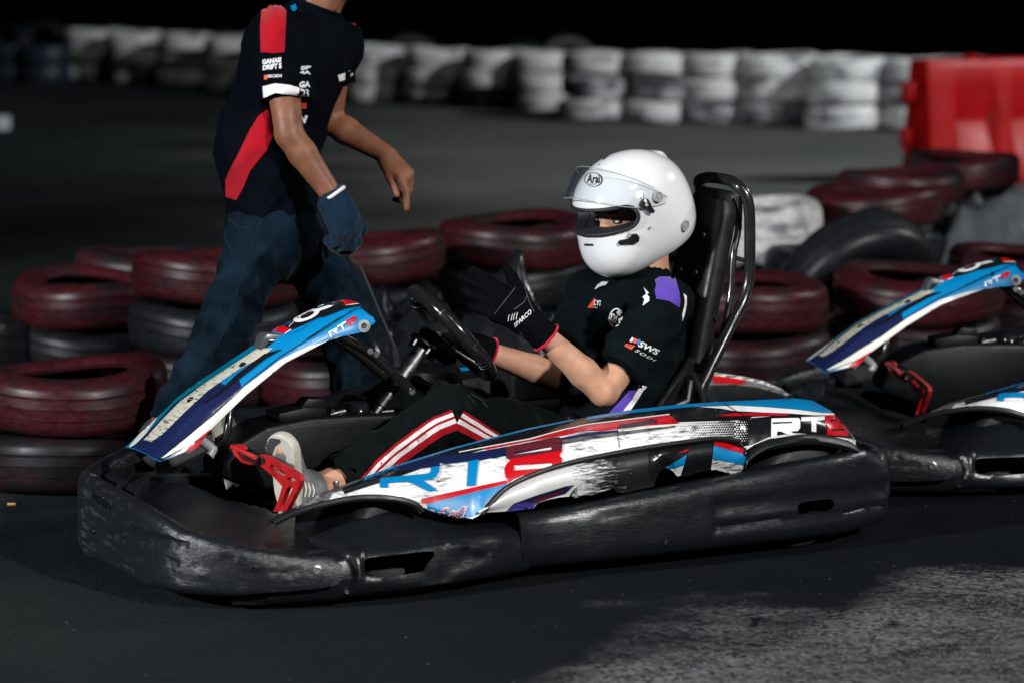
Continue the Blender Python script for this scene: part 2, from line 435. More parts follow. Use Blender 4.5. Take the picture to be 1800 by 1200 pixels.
def sdf_mesh(name, f, lo, hi, h, mat, parent=None, smooth_it=0, project=2):
    lo = np.asarray(lo, float); hi = np.asarray(hi, float)
    B = 4
    nb = np.ceil((hi - lo) / (h * B)).astype(int) + 1
    n = nb * B
    cc = [lo[i] + h * (np.arange(nb[i]) * B + (B - 1) / 2) for i in range(3)]
    Cg = np.stack(np.meshgrid(*cc, indexing='ij'), -1).reshape(-1, 3).astype(np.float32)
    fc = f(Cg)
    near = np.abs(fc) < h * B * 1.9
    F = np.repeat(np.repeat(np.repeat(fc.reshape(nb), B, 0), B, 1), B, 2).astype(np.float32)
    idx = np.argwhere(near.reshape(nb)) * B
    off = np.stack(np.meshgrid(np.arange(B), np.arange(B), np.arange(B), indexing='ij'), -1).reshape(-1, 3)
    full = (idx[:, None, :] + off[None]).reshape(-1, 3)
    for s in range(0, len(full), 400000):
        q = full[s:s + 400000]
        F[q[:, 0], q[:, 1], q[:, 2]] = f((lo + q * h).astype(np.float32))
    F = np.pad(F[1:-1, 1:-1, 1:-1], 1, constant_values=h)
    S = F < 0
    X, Y, Z = n
    cnt = np.zeros((X - 1, Y - 1, Z - 1), np.int8); 
    corners = [(i, j, k) for i in (0, 1) for j in (0, 1) for k in (0, 1)]
    for (i, j, k) in corners: cnt += S[i:X - 1 + i, j:Y - 1 + j, k:Z - 1 + k]
    cells = np.argwhere((cnt > 0) & (cnt < 8))
    vid = -np.ones(cnt.shape, np.int64); vid[tuple(cells.T)] = np.arange(len(cells))
    acc = np.zeros((len(cells), 3)); num = np.zeros(len(cells))
    for a in range(8):
        for ax in range(3):
            ca = corners[a]
            if ca[ax]: continue
            cb = list(ca); cb[ax] = 1
            ia = cells + ca; ib = cells + cb
            va = F[tuple(ia.T)]; vb = F[tuple(ib.T)]; m = (va < 0) != (vb < 0)
            t = np.where(m, va / np.where(m, va - vb, 1), 0)
            p = np.array(ca, float)[None].repeat(len(cells), 0); p[:, ax] += t
            acc[m] += p[m]; num[m] += 1
    V = lo + h * (cells + acc / num[:, None])
    quads = []
    for ax in range(3):
        sl = [slice(1, -1)] * 3; sl[ax] = slice(0, -1)
        s2 = list(sl); s2[ax] = slice(1, None)
        A = S[tuple(sl)]; Bq = S[tuple(s2)]
        e = np.argwhere(A != Bq)
        if not len(e): continue
        inside_first = A[tuple(e.T)]
        base = e + 1; base[:, ax] -= 1
        u, v = (ax + 1) % 3, (ax + 2) % 3
        def cid(du, dv):
            c = base.copy(); c[:, u] -= du; c[:, v] -= dv; return vid[tuple(c.T)]
        q = np.stack([cid(0, 0), cid(1, 0), cid(1, 1), cid(0, 1)], 1)
        q[~inside_first] = q[~inside_first][:, ::-1]
        quads.append(q)
    Q = np.concatenate(quads); Q = Q[(Q >= 0).all(1)]
    for _ in range(project):
        P = V.astype(np.float32); d = f(P); e = np.float32(h * .35)
        g = np.stack([f(P + np.eye(3, dtype=np.float32)[i] * e) - f(P - np.eye(3, dtype=np.float32)[i] * e) for i in range(3)], 1) / (2 * e)
        g2 = np.maximum((g * g).sum(1), .25)
        step = -(d / g2)[:, None] * g
        l = np.linalg.norm(step, axis=1, keepdims=True); step *= np.minimum(1, h * .6 / np.maximum(l, 1e-9))
        V = V + step
    me = bpy.data.meshes.new(name)
    me.vertices.add(len(V)); me.vertices.foreach_set('co', V.astype(np.float32).ravel())
    me.loops.add(Q.size); me.loops.foreach_set('vertex_index', Q.astype(np.int32).ravel())
    me.polygons.add(len(Q)); me.polygons.foreach_set('loop_start', np.arange(0, Q.size, 4, dtype=np.int32))
    me.update(calc_edges=True); me.validate()
    if smooth_it:
        bm = bmesh.new(); bm.from_mesh(me)
        for _ in range(smooth_it): bmesh.ops.smooth_vert(bm, verts=bm.verts, factor=.5, use_axis_x=True, use_axis_y=True, use_axis_z=True)
        bm.to_mesh(me); bm.free()
    o = link(name, me, mat, parent, True)
    return o

# ------------------------------------------------------------------ flat print laid on real surfaces
def bvh_of(objs):
    """surfaces in the kart frame or world frame, as stored in the meshes"""
    V = []; P = []
    for o in objs:
        n = len(V); V += [tuple(v.co) for v in o.data.vertices]; P += [tuple(i + n for i in p.vertices) for p in o.data.polygons]
    return BVHTree.FromPolygons(V, P)
def cast(tree, px, py, kart):
    r = ray(px, py)
    if kart: o = loc(CAM); d = np.array([r @ KU, r @ KV, r[2]])
    else: o = CAM; d = r
    d = d / np.linalg.norm(d)
    h = tree.ray_cast(Vector(o), Vector(d), 60)
    if h[0] is None: return None
    n = h[1] if h[1].dot(Vector(d)) < 0 else -h[1]
    return h[0], n
def triangulate(contours, grid):
    """even-odd fill of pixel outlines, cut into small triangles"""
    pts = []; edges = []
    for c in contours:
        n = len(pts); m = len(c)
        seg = []
        for i in range(m):
            a = np.asarray(c[i], float); b = np.asarray(c[(i + 1) % m], float); k = max(1, int(np.linalg.norm(b - a) / grid))
            for j in range(k): seg.append(a + (b - a) * j / k)
        pts += seg; m = len(seg); edges += [(n + i, n + (i + 1) % m) for i in range(m)]
    A = np.array(pts); lo = A.min(0); hi = A.max(0)
    gx = np.arange(lo[0] + grid * .5, hi[0], grid); gy = np.arange(lo[1] + grid * .5, hi[1], grid)
    if len(gx) * len(gy): pts += [np.array((x + .13 * (j % 2), y)) for x in gx for j, y in enumerate(gy)]
    r = delaunay_2d_cdt([Vector((float(p[0]), float(p[1]))) for p in pts], edges, [], 0, 1e-4)
    V = [tuple(v) for v in r[0]]; out = []
    cs = [np.asarray(c, float) for c in contours]
    for t in r[2]:
        cx = sum(V[i][0] for i in t) / 3; cy = sum(V[i][1] for i in t) / 3; ins = False
        for c in cs:
            x0, y0 = c[:, 0], c[:, 1]; x1 = np.roll(x0, -1); y1 = np.roll(y0, -1)
            m = (y0 > cy) != (y1 > cy)
            xi = x0[m] + (cy - y0[m]) / (y1[m] - y0[m]) * (x1[m] - x0[m])
            if (xi > cx).sum() % 2: ins = not ins
        if ins: out.append(tuple(t))
    return V, out
def project_print(name, V, T, tree, mat, parent, lift, kart, maxjump=.05):
    P = [];
    for (x, y) in V:
        h = cast(tree, x, y, kart)
        P.append(None if h is None else h[0] + h[1] * lift)
    nb = {}
    for t in T:
        for i in t:
            if P[i] is None: nb.setdefault(i, set()).update(j for j in t if P[j] is not None)
    for i, js in nb.items():             # outline runs past the surface: draw it in to the edge
        if not js: continue
        j = min(js, key=lambda q: (V[q][0] - V[i][0]) ** 2 + (V[q][1] - V[i][1]) ** 2); a, b = np.array(V[j]), np.array(V[i]); best = None
        for _ in range(7):
            m = (a + b) / 2; h = cast(tree, m[0], m[1], kart)
            if h is None: b = m
            else: a = m; best = h
        P[i] = (best[0] + best[1] * lift) if best else P[j]
    T = [t for t in T if all(P[i] is not None for i in t) and max((P[t[i]] - P[t[i - 1]]).length for i in range(3)) < maxjump]
    used = sorted({i for t in T for i in t}); mp = {i: k for k, i in enumerate(used)}
    if not T: print('EMPTY PRINT', name); return None
    o = mesh(name, [P[i] for i in used], [tuple(mp[i] for i in t) for t in T], mat, parent, True)
    bm = bmesh.new(); bm.from_mesh(o.data); bmesh.ops.recalc_face_normals(bm, faces=bm.faces); bm.to_mesh(o.data); bm.free()
    return o
def decal(name, contours, tree, mat, parent, lift=.001, grid=9, kart=True, spline=False):
    if not isinstance(contours[0][0], (list, tuple)): contours = [contours]
    if spline: contours = [[tuple(p) for p in catmull(list(c) + [c[0]], 4)[:-1]] for c in contours]
    V, T = triangulate(contours, grid)
    return project_print(name, V, T, tree, mat, parent, lift, kart)
def stroke(pts, w):
    """a pen stroke along a pixel polyline as an outline"""
    P = [np.asarray(p, float) for p in pts]; L = []; R = []
    for i, p in enumerate(P):
        t = P[min(i + 1, len(P) - 1)] - P[max(i - 1, 0)]; t /= np.linalg.norm(t) + 1e-9
        n = np.array([-t[1], t[0]]); ww = w[i] if hasattr(w, '__len__') else w
        L.append(tuple(p + n * ww / 2)); R.append(tuple(p - n * ww / 2))
    return L + R[::-1]
def text_tris(s, shear=0., bold=.0, spacing=1.):
    cu = bpy.data.curves.new('t', 'FONT'); cu.body = s; cu.shear = shear; cu.offset = bold; cu.space_character = spacing; cu.resolution_u = 3
    o = bpy.data.objects.new('t', cu); C.objects.link(o)
    dg = bpy.context.evaluated_depsgraph_get(); dg.update()
    me = bpy.data.meshes.new_from_object(o.evaluated_get(dg))
    bm = bmesh.new(); bm.from_mesh(me); bmesh.ops.triangulate(bm, faces=bm.faces)
    V = [tuple(v.co)[:2] for v in bm.verts]; T = [tuple(v.index for v in f.verts) for f in bm.faces]; bm.free()
    bpy.data.objects.remove(o); bpy.data.meshes.remove(me); bpy.data.curves.remove(cu)
    A = np.array(V); lo = A.min(0); hi = A.max(0)
    return (A - lo) / (hi - lo), T
def lettering(name, s, quad, tree, mat, parent, lift=.0016, kart=True, shear=0., bold=.0, spacing=1.):
    """quad = pixel corners: bottom-left, bottom-right, top-right, top-left of the word"""
    U, T = text_tris(s, shear, bold, spacing); q = [np.asarray(p, float) for p in quad]
    V = [tuple((1 - x) * (1 - y) * q[0] + x * (1 - y) * q[1] + x * y * q[2] + (1 - x) * y * q[3]) for x, y in U]
    return project_print(name, V, T, tree, mat, parent, lift, kart)

# ------------------------------------------------------------------ ground
def G(px, py, z=0.):
    r = ray(px, py); return CAM + r * ((z - CAM_H) / r[2])
def make_ground():
    m, nt, b = newmat('asphalt_dirt_painted_shade')
    L = nt.links.new
    v = _coords(nt, (1, 1, 1)); sep = nt.nodes.new('ShaderNodeSeparateXYZ'); L(v, sep.inputs[0])
    def math_(op, a, c=None, cl=False):
        n = nt.nodes.new('ShaderNodeMath'); n.operation = op; n.use_clamp = cl
        for i, x in enumerate((a, c)):
            if x is None: continue
            if isinstance(x, (int, float)): n.inputs[i].default_value = x
            else: L(x, n.inputs[i])
        return n.outputs[0]
    def step(x, a, c):
        n = nt.nodes.new('ShaderNodeMapRange'); n.interpolation_type = 'SMOOTHSTEP'
        n.inputs[1].default_value = a; n.inputs[2].default_value = c; L(x, n.inputs[0]); return n.outputs[0]
    big = _noise(nt, v, .55, 5, .6); mid = _noise(nt, v, 3.2, 6, .65, .5); fine = _noise(nt, v, 75, 5, .7); grit = _noise(nt, v, 210, 3, .7)
    vo = nt.nodes.new('ShaderNodeTexVoronoi'); vo.inputs['Scale'].default_value = 130; L(v, vo.inputs['Vector'])
    # dark near asphalt with foreground shadow painted in, older pale surface beyond tyres
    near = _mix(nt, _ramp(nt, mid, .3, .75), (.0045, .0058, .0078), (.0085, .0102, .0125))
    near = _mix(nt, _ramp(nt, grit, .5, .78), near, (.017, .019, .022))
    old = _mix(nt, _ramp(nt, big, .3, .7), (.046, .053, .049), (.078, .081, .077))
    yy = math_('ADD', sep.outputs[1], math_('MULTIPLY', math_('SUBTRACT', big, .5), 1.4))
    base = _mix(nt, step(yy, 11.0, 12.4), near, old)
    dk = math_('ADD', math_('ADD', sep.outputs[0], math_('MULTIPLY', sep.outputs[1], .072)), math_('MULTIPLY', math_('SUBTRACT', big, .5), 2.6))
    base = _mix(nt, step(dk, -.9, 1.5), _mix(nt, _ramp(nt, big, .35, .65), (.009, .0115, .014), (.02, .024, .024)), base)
    # dirt verge at the near right; shadow edge and dapples painted into its colour
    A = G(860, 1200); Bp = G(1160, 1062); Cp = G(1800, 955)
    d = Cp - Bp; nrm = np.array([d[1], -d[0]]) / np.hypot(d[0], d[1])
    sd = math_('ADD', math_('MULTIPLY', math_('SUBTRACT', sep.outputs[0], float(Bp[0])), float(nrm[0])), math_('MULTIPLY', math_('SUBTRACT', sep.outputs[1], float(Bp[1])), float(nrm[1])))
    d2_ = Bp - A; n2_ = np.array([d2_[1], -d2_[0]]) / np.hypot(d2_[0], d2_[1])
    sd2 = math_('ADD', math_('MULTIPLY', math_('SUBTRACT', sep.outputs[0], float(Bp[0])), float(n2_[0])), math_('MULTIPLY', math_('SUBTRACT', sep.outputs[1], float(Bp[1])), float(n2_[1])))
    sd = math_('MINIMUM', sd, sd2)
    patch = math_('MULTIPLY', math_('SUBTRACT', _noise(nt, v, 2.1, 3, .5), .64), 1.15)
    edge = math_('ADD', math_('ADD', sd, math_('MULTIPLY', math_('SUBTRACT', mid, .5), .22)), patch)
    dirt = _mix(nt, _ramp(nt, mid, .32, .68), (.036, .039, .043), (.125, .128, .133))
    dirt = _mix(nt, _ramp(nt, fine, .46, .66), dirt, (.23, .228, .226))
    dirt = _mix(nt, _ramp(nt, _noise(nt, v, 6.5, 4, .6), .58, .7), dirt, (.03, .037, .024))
    dirt = _mix(nt, _ramp(nt, _noise(nt, _coords(nt, (.85, 1.5, 1)), 2.2, 6, .66, 1.2), .38, .58), (.026, .028, .031), dirt)  # dark streaks stand in for dappled shadow
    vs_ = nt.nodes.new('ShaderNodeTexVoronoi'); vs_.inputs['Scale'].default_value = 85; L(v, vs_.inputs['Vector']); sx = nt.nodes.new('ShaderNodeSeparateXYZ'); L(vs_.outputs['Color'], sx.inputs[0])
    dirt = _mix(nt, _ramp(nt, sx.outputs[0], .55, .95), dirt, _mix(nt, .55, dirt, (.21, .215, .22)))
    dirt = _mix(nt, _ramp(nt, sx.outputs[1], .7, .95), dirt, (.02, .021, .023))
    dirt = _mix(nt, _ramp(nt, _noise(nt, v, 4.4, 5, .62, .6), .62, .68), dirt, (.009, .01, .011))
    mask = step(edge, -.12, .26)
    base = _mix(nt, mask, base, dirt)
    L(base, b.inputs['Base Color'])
    b.inputs['Specular IOR Level'].default_value = 0.0
    mr = nt.nodes.new('ShaderNodeMapRange'); mr.inputs[3].default_value = .62; mr.inputs[4].default_value = .95; L(mid, mr.inputs[0]); L(mr.outputs[0], b.inputs['Roughness'])
    h = math_('ADD', math_('MULTIPLY', fine, .6), math_('MULTIPLY', vo.outputs['Distance'], .7))
    h = math_('ADD', h, math_('MULTIPLY', _noise(nt, v, 17, 5, .65), 3.5))
    h = math_('MULTIPLY', h, math_('ADD', math_('MULTIPLY', mask, .8), .2))
    _bump(nt, b, h, .8, .011)
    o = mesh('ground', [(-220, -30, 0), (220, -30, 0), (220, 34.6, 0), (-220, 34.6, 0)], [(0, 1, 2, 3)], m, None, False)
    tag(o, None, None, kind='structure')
    m2 = simple('dark_grass_soil', (.003, .004, .003), .95, spec=.0, var=.5, vscale=1.5, bump=.5, bscale=9)
    o = mesh('field', [(-220, 34.6, 0), (220, 34.6, 0), (220, 420, 0), (-220, 420, 0)], [(0, 1, 2, 3)], m2, None, False)
    tag(o, None, None, kind='structure')
make_ground()
# loose grit on the near ground
def make_grit():
    mb = MB(); r = np.random.default_rng(3)
    A = G(1160, 1062)[:2]; Bq = G(1800, 955)[:2]; d = (Bq - A); nr = np.array([d[1], -d[0]]); nr /= np.linalg.norm(nr)
    d2 = A - G(860, 1200)[:2]; nr2 = np.array([d2[1], -d2[0]]); nr2 /= np.linalg.norm(nr2)
    n = 0
    while n < 4500:
        px = r.uniform(0, 1800); py = r.uniform(880, 1199); P = G(px, py)
        side = min((P[:2] - A) @ nr, (P[:2] - A) @ nr2)
        if side < .4 and r.uniform() > .004: continue
        s = r.uniform(.0010, .0024) * (1.6 if r.uniform() > .94 else 1)
        q = r.normal(0, 1, (6, 3)) * .18 + np.array([(1, 0, 0), (-1, 0, 0), (0, 1, 0), (0, -1, 0), (0, 0, .8), (0, 0, -.4)])
        mb.add(q * s + np.array([P[0], P[1], s * .3]), [(0, 2, 4), (2, 1, 4), (1, 3, 4), (3, 0, 4)]); n += 1
    o = mb.build('gravel', simple('pale_grit', (.06, .06, .058), .8, var=.7, vscale=30), None, False)
    tag(o, 'pale loose grit scattered over the dirt verge', None, kind='stuff')
make_grit()

# ------------------------------------------------------------------ floodlight masts round the track (out of the picture)
def floodlight_mast(label, loc, aim, watts, size, cone, blend, col, height, more=()):
    t = empty('floodlight_mast', Matrix.Translation(Vector((loc[0], loc[1], 0))))
    tag(t, label, 'floodlight', 'floodlight masts round the track')
    MB().cyl((0, 0, 0), (0, 0, height), .09, .06).build('pole', 'dark_steel', t)
    for aim, watts, cone in ((aim, watts, cone),) + tuple(more): lamp_head(t, loc, aim, watts, size, cone, blend, col, height)
def lamp_head(t, loc, aim, watts, size, cone, blend, col, height):
    d = (Vector(aim) - Vector((*loc, height))).normalized()
    q = d.to_track_quat('-Z', 'Y').to_matrix().to_4x4(); hm = Matrix.Translation((0, 0, height)) @ q
    mb = MB(); mb.box((-.34, -.26, .02), (.34, .26, .22)); o = mb.build('lamp_head', 'matte', t, bevel=.02); o.matrix_parent_inverse = Matrix(); o.matrix_basis = hm
    li = bpy.data.lights.new('flood', 'SPOT'); li.energy = watts; li.shadow_soft_size = size; li.spot_size = cone; li.spot_blend = blend; li.color = col
    lo = bpy.data.objects.new('lamp', li); C.objects.link(lo); lo.parent = t; lo.matrix_basis = hm @ Matrix.Translation((0, 0, -.35))
floodlight_mast('tall floodlight mast beside the near right edge of the track', (9.5, -4.5), (0.2, 9.5, .4), 11500, .3, math.radians(34), .5, (1, .99, .97), 8)
floodlight_mast('tall floodlight mast beside the right end of the far tyre wall', (12.5, 14.5), (4.2, 23.5, .3), 15000, .3, math.radians(66), .85, (.97, .985, 1), 8, (((-.3, 10.8, .3), 2600, math.radians(40)),))
floodlight_mast('tall floodlight mast beside the near left edge of the track', (-9.5, 1.2), (-.2, 8.6, .4), 7600, .35, math.radians(46), .6, (.93, .97, 1), 4.6, (((2.7, 19.9, .5), 10000, math.radians(20)),))
# ------------------------------------------------------------------ the go-kart
def KPx(P):
    """pixel of a kart-frame point"""
    P = np.atleast_2d(np.asarray(P, float)); Wd = KO + P[:, :1] * KU + P[:, 1:2] * KV + P[:, 2:] * np.array([0, 0, 1.])
    return WPx(Wd)
def WPx(Wd):
    Wd = np.atleast_2d(Wd) - CAM
    d = Wd[:, 1] * _c - Wd[:, 2] * _s; q = Wd[:, 1] * _s + Wd[:, 2] * _c
    return np.stack([900 + FPX * Wd[:, 0] / d, 600 - FPX * q / d], 1)
def inpoly(P, poly):
    P = np.atleast_2d(P); c = np.asarray(poly, float); x1 = np.roll(c[:, 0], -1); y1 = np.roll(c[:, 1], -1); ins = np.zeros(len(P), bool)
    for (x0, y0, xa, ya) in zip(c[:, 0], c[:, 1], x1, y1):
        if ya == y0: continue
        m = ((y0 > P[:, 1]) != (ya > P[:, 1])) & (P[:, 0] < (xa - x0) * (P[:, 1] - y0) / (ya - y0) + x0); ins ^= m
    return ins
def polydist(P, poly):
    c = np.asarray(poly, float); d2 = np.roll(c, -1, 0) - c; best = np.full(len(P), 1e9); near = np.zeros_like(P)
    for a, d in zip(c, d2):
        t = np.clip(((P - a) @ d) / max(d @ d, 1e-9), 0, 1); q = a + t[:, None] * d; e = np.linalg.norm(P - q, axis=1)
        m = e < best; best[m] = e[m]; near[m] = q[m]
    return best, near
def front_mask(o):
    """vertices on the near half of the kart that face the camera"""
    N = np.array([v.normal for v in o.data.vertices]); V = np.array([v.co for v in o.data.vertices])
    return (N @ np.array(loc(CAM) / np.linalg.norm(loc(CAM)))) > -.2, V, N
def emboss(o, poly, depth, soft=6):
    me = o.data; V = np.array([v.co for v in me.vertices]); N = np.array([v.normal for v in me.vertices])
    view = loc(CAM) - V; view /= np.linalg.norm(view, axis=1)[:, None]
    P = KPx(V); ins = inpoly(P, poly); dist, _n = polydist(P, poly)
    sd = np.where(ins, dist, -dist); t = np.clip(sd / soft + .5, 0, 1); t = t * t * (3 - 2 * t)
    s = np.sign((N * view).sum(1)); m = (np.abs((N * view).sum(1)) > .12)
    V = V - N * (s * m * t * depth)[:, None]
    me.vertices.foreach_set('co', V.astype(np.float32).ravel()); me.update()
def cut_hole(o, poly, keep_inside=False, snap=True):
    me = o.data; tree = bvh_of([o])
    bm = bmesh.new(); bm.from_mesh(me); bm.faces.ensure_lookup_table()
    cen = np.array([f.calc_center_median() for f in bm.faces]); ins = inpoly(KPx(cen), poly)
    if keep_inside: ins = ~ins
    before = {v for v in bm.verts if v.is_boundary}
    bmesh.ops.delete(bm, geom=[f for f, i in zip(list(bm.faces), ins) if i], context='FACES')
    if snap:
        bv = [v for v in bm.verts if v.is_boundary and v not in before]
        if bv:
            P = KPx(np.array([v.co for v in bv])); _d, q = polydist(P, poly)
            for v, (x, y), dd in zip(bv, q, _d):
                if dd < 14:
                    h = cast(tree, x, y, True)
                    if h and (h[0] - v.co).length < .05: v.co = h[0]
    bm.to_mesh(me); bm.free(); me.update()
def mirror(o, name=None, parent=None):
    me = o.data.copy(); V = np.array([v.co for v in me.vertices]); V[:, 1] *= -1
    me.vertices.foreach_set('co', V.astype(np.float32).ravel())
    bm = bmesh.new(); bm.from_mesh(me); bmesh.ops.reverse_faces(bm, faces=bm.faces); bm.to_mesh(me); bm.free(); me.update()
    q = bpy.data.objects.new(name or o.name.split('.')[0], me); C.objects.link(q); q.parent = parent or o.parent
    return q

kart = empty('go_kart')
kart.matrix_world = KM
tag(kart, 'black and blue rental go-kart with a scuffed white side pod, carrying the helmeted driver', 'go-kart', 'rental go-karts')

BOT = [(142, 962), (200, 1003), (270, 1042), (370, 1056), (480, 1058), (600, 1056), (750, 1047), (850, 1022), (900, 1003), (930, 1000), (1100, 991), (1250, 967), (1400, 955), (1490, 940), (1565, 916)]
OUT = catmull([(2.05, 0), (2.05, .25), (2.04, .42), (1.985, .56), (1.87, .655), (1.69, .705), (1.48, .712), (1.30, .685), (1.12, .64), (.885, .645), (.608, .635), (.367, .625), (.187, .59), (.06, .52), (-.005, .42), (-.02, .25), (-.02, 0)], 14)
OUT = np.array(OUT)
FAR = catmull([(2.05, 0), (2.035, -.07), (2.0, -.15), (1.945, -.24), (1.87, -.34), (1.79, -.45), (1.70, -.55), (1.62, -.62)], 14)[1:]
OUT = np.concatenate([np.array(FAR)[::-1], OUT]); NFAR = len(FAR)
OUT[:, 0] += .022 * np.clip((OUT[:, 0] - 1.7) / .3, 0, 1) - .03 * np.clip((.35 - OUT[:, 0]) / .3, 0, 1)
def out_sec(i, prof):
    p = OUT[i]; t = OUT[min(i + 1, len(OUT) - 1)] - OUT[max(i - 1, 0)]; t /= np.linalg.norm(t)
    n = np.array([-t[1], t[0]])          # inward
    if i == len(OUT) - 1: n = np.array([1., 0])
    return [(p[0] + n[0] * d, p[1] + n[1] * d, z) for d, z in prof]
def ztop(i, table, d=.02):
    (u, v, _z), = out_sec(i, [(d, 0)])
    lo, hi = 0., .4
    for _ in range(30):
        z = (lo + hi) / 2; x, y = KPx((u, v, z))[0]
        if y > ylerp(table, x): lo = z
        else: hi = z
    return lo
def refine(prof, n=22):
    P = np.array(catmull([np.array(p) for p in prof], 8)); L = np.r_[0, np.cumsum(np.linalg.norm(np.diff(P, axis=0), axis=1))]
    t = np.linspace(0, L[-1], n); return [(float(np.interp(q, L, P[:, 0])), float(np.interp(q, L, P[:, 1]))) for q in t]
def uid(u):
    """index of the outline station at forward distance u on the side"""
    return int(np.argmin(np.abs(OUT[:, 0] - u) + (OUT[:, 1] < .3) * 5))
def sweep(name, i0, i1, fprof, mat, per=2, n=24, parent=kart):
    secs = []
    for k in range((i1 - i0) * per + 1):
        a = i0 + k / per; j = int(a); fr = a - j
        A = np.array(out_sec(j, refine(fprof(j), n)))
        if fr: A = A * (1 - fr) + np.array(out_sec(j + 1, refine(fprof(j + 1), n))) * fr
        secs.append([tuple(p) for p in A])
    V, F = loft(secs); o = MB().add(V, F).build(name, mat, parent, True, sharp=60); return o
# front bumper: centre strip ending in two rounded tongues
ATOP = [(60, 785), (145, 828), (240, 880), (320, 928), (440, 961), (520, 972), (600, 981)]
iT = uid(1.66)
def profA(i):
    zt = ztop(max(i, NFAR - 14), ATOP); zb = .04
    return [(.08, zb + .01), (.03, zb), (.004, zb + .012), (0, zb + .04), (0, (zb + zt) / 2), (.002, zt - .025), (.012, zt - .006), (.026, zt), (.045, zt - .008), (.055, zt - .04)]
A_ = sweep('front_bumper', 0, iT, profA, 'plastic_front', 4, 34)
TONGUE = [(60, 700), (145, 700), (300, 860), (440, 940), (500, 962), (560, 970), (590, 980), (604, 996), (604, 1014), (592, 1028), (560, 1034), (480, 1040), (400, 1046), (330, 1052), (270, 1090), (60, 1090)]
cut_hole(A_, TONGUE, keep_inside=True)
emboss(A_, [(216, 946), (232, 932), (334, 952), (330, 960), (300, 958), (214, 952)], .009, 4)
cut_hole(A_, [(161, 862), (190, 878), (197, 887), (196, 893), (187, 893), (168, 880)])
dents = np.random.default_rng(5)
for _ in range(46):
    x = dents.uniform(150, 560); y = ylerp(ATOP, x) + dents.uniform(10, 95)
    a, b2, an = dents.uniform(5, 22), dents.uniform(3, 7), dents.uniform(-.2, .7)
    emboss(A_, [(x + a * math.cos(k * .7) * math.cos(an) - b2 * math.sin(k * .7) * math.sin(an), y + a * math.cos(k * .7) * math.sin(an) + b2 * math.sin(k * .7) * math.cos(an)) for k in range(9)], dents.uniform(-.002, .0028), 6)
add_mods(A_, solid=.006, autosmooth=50)
# corner fairings round the front wheels
iB0, iB1 = uid(1.93), uid(1.135)
def profB(i):
    u = OUT[i][0]
    z2 = .135 + .085 * math.exp(-((u - 1.47) / .2) ** 2); zb = .03
    pin = .016 + .02 * max(0, (u - 1.75) / .2)
    return [(.09, zb), (.03, zb), (pin, zb + .018), (pin - .004, .07), (pin + .002, .105), (.03, .128), (.07, .142), (.14, .6 * z2 + .4 * .145), (.2, z2 - .006), (.27, z2), (.31, z2 - .03)]
B_ = sweep('corner_fairing', iB0, iB1, profB, 'plastic', 3, 34)
emboss(B_, [(300, 1100), (300, 900), (430, 915), (560, 948), (600, 960), (622, 985), (628, 1012), (618, 1036), (596, 1050), (480, 1056), (400, 1064)], .013, 9)
emboss(B_, [(640, 1012), (640, 968), (700, 962), (780, 958), (860, 975), (780, 1020)], .012, 16)
cut_hole(B_, [(641, 1012), (640, 985), (648, 979), (745, 968), (762, 968), (765, 976), (752, 990), (748, 1003), (690, 1013)])
add_mods(B_, solid=.006, autosmooth=50); B2 = mirror(B_)
_V = np.array([v.co for v in B2.data.vertices]); _lim = np.interp(_V[:, 0], FAR[::-1, 0] if isinstance(FAR, np.ndarray) else np.array(FAR)[::-1, 0], -np.array(FAR)[::-1, 1]) - .035
_V[:, 1] = np.where(_V[:, 0] > 1.62, -np.minimum(-_V[:, 1], np.maximum(_lim - (.71 - -_V[:, 1]) * .5, .05)), _V[:, 1])
B2.data.vertices.foreach_set('co', _V.astype(np.float32).ravel()); B2.data.update()
# side bumpers running to the rear corners
CTOP = [(900, 905), (960, 897), (1000, 890), (1100, 870), (1200, 850), (1310, 828), (1400, 811), (1480, 798), (1517, 786), (1545, 797), (1570, 815)]
iC0, iC1 = uid(1.16), len(OUT) - 1
def profC(i):
    u, v = OUT[i]
    zt = ztop(i, CTOP) if v > .5 else .225
    if v <= .5: zt = .225
    zb = .035 + (.03 if v < .45 else 0); sw = .008 * float(np.clip((u - .98) / .1, 0, 1))
    return [(.08, zb), (.035, zb), (.01 + sw, zb + .012), (sw, zb + .04), (sw, (zb + zt) * .5), (sw + .004, zt - .035), (sw + .014, zt - .010), (sw + .030, zt), (.055, zt - .006), (.075, zt - .04)]
C_ = sweep('side_bumper', iC0, iC1, profC, 'plastic', 2, 30)
for pl in ([(1254, 902), (1254, 882), (1262, 879), (1400, 865), (1570, 842), (1570, 868), (1400, 890)], [(1254, 935), (1254, 920), (1400, 906), (1575, 884), (1575, 890), (1400, 916)]):
    emboss(C_, pl, .007, 7)
emboss(C_, [(1255, 955), (1258, 930), (1400, 914), (1580, 894), (1580, 925), (1400, 945)], -.003, 8)
cut_hole(C_, [(1401, 894), (1403, 888), (1408, 883), (1416, 881), (1436, 878.5), (1456, 876), (1463, 877), (1467, 882), (1467, 889), (1463, 895), (1456, 898), (1434, 901), (1412, 904), (1405, 902)])
for _ in range(40):
    x = dents.uniform(940, 1540); y = ylerp(CTOP, x) + dents.uniform(15, 110); a, b2 = dents.uniform(12, 50), dents.uniform(3, 8)
    emboss(C_, [(x + a * math.cos(k * .7), y - .14 * a * math.cos(k * .7) + b2 * math.sin(k * .7)) for k in range(9)], dents.uniform(-.0018, .0022), 7)
add_mods(C_, solid=.006, autosmooth=50); mirror(C_)
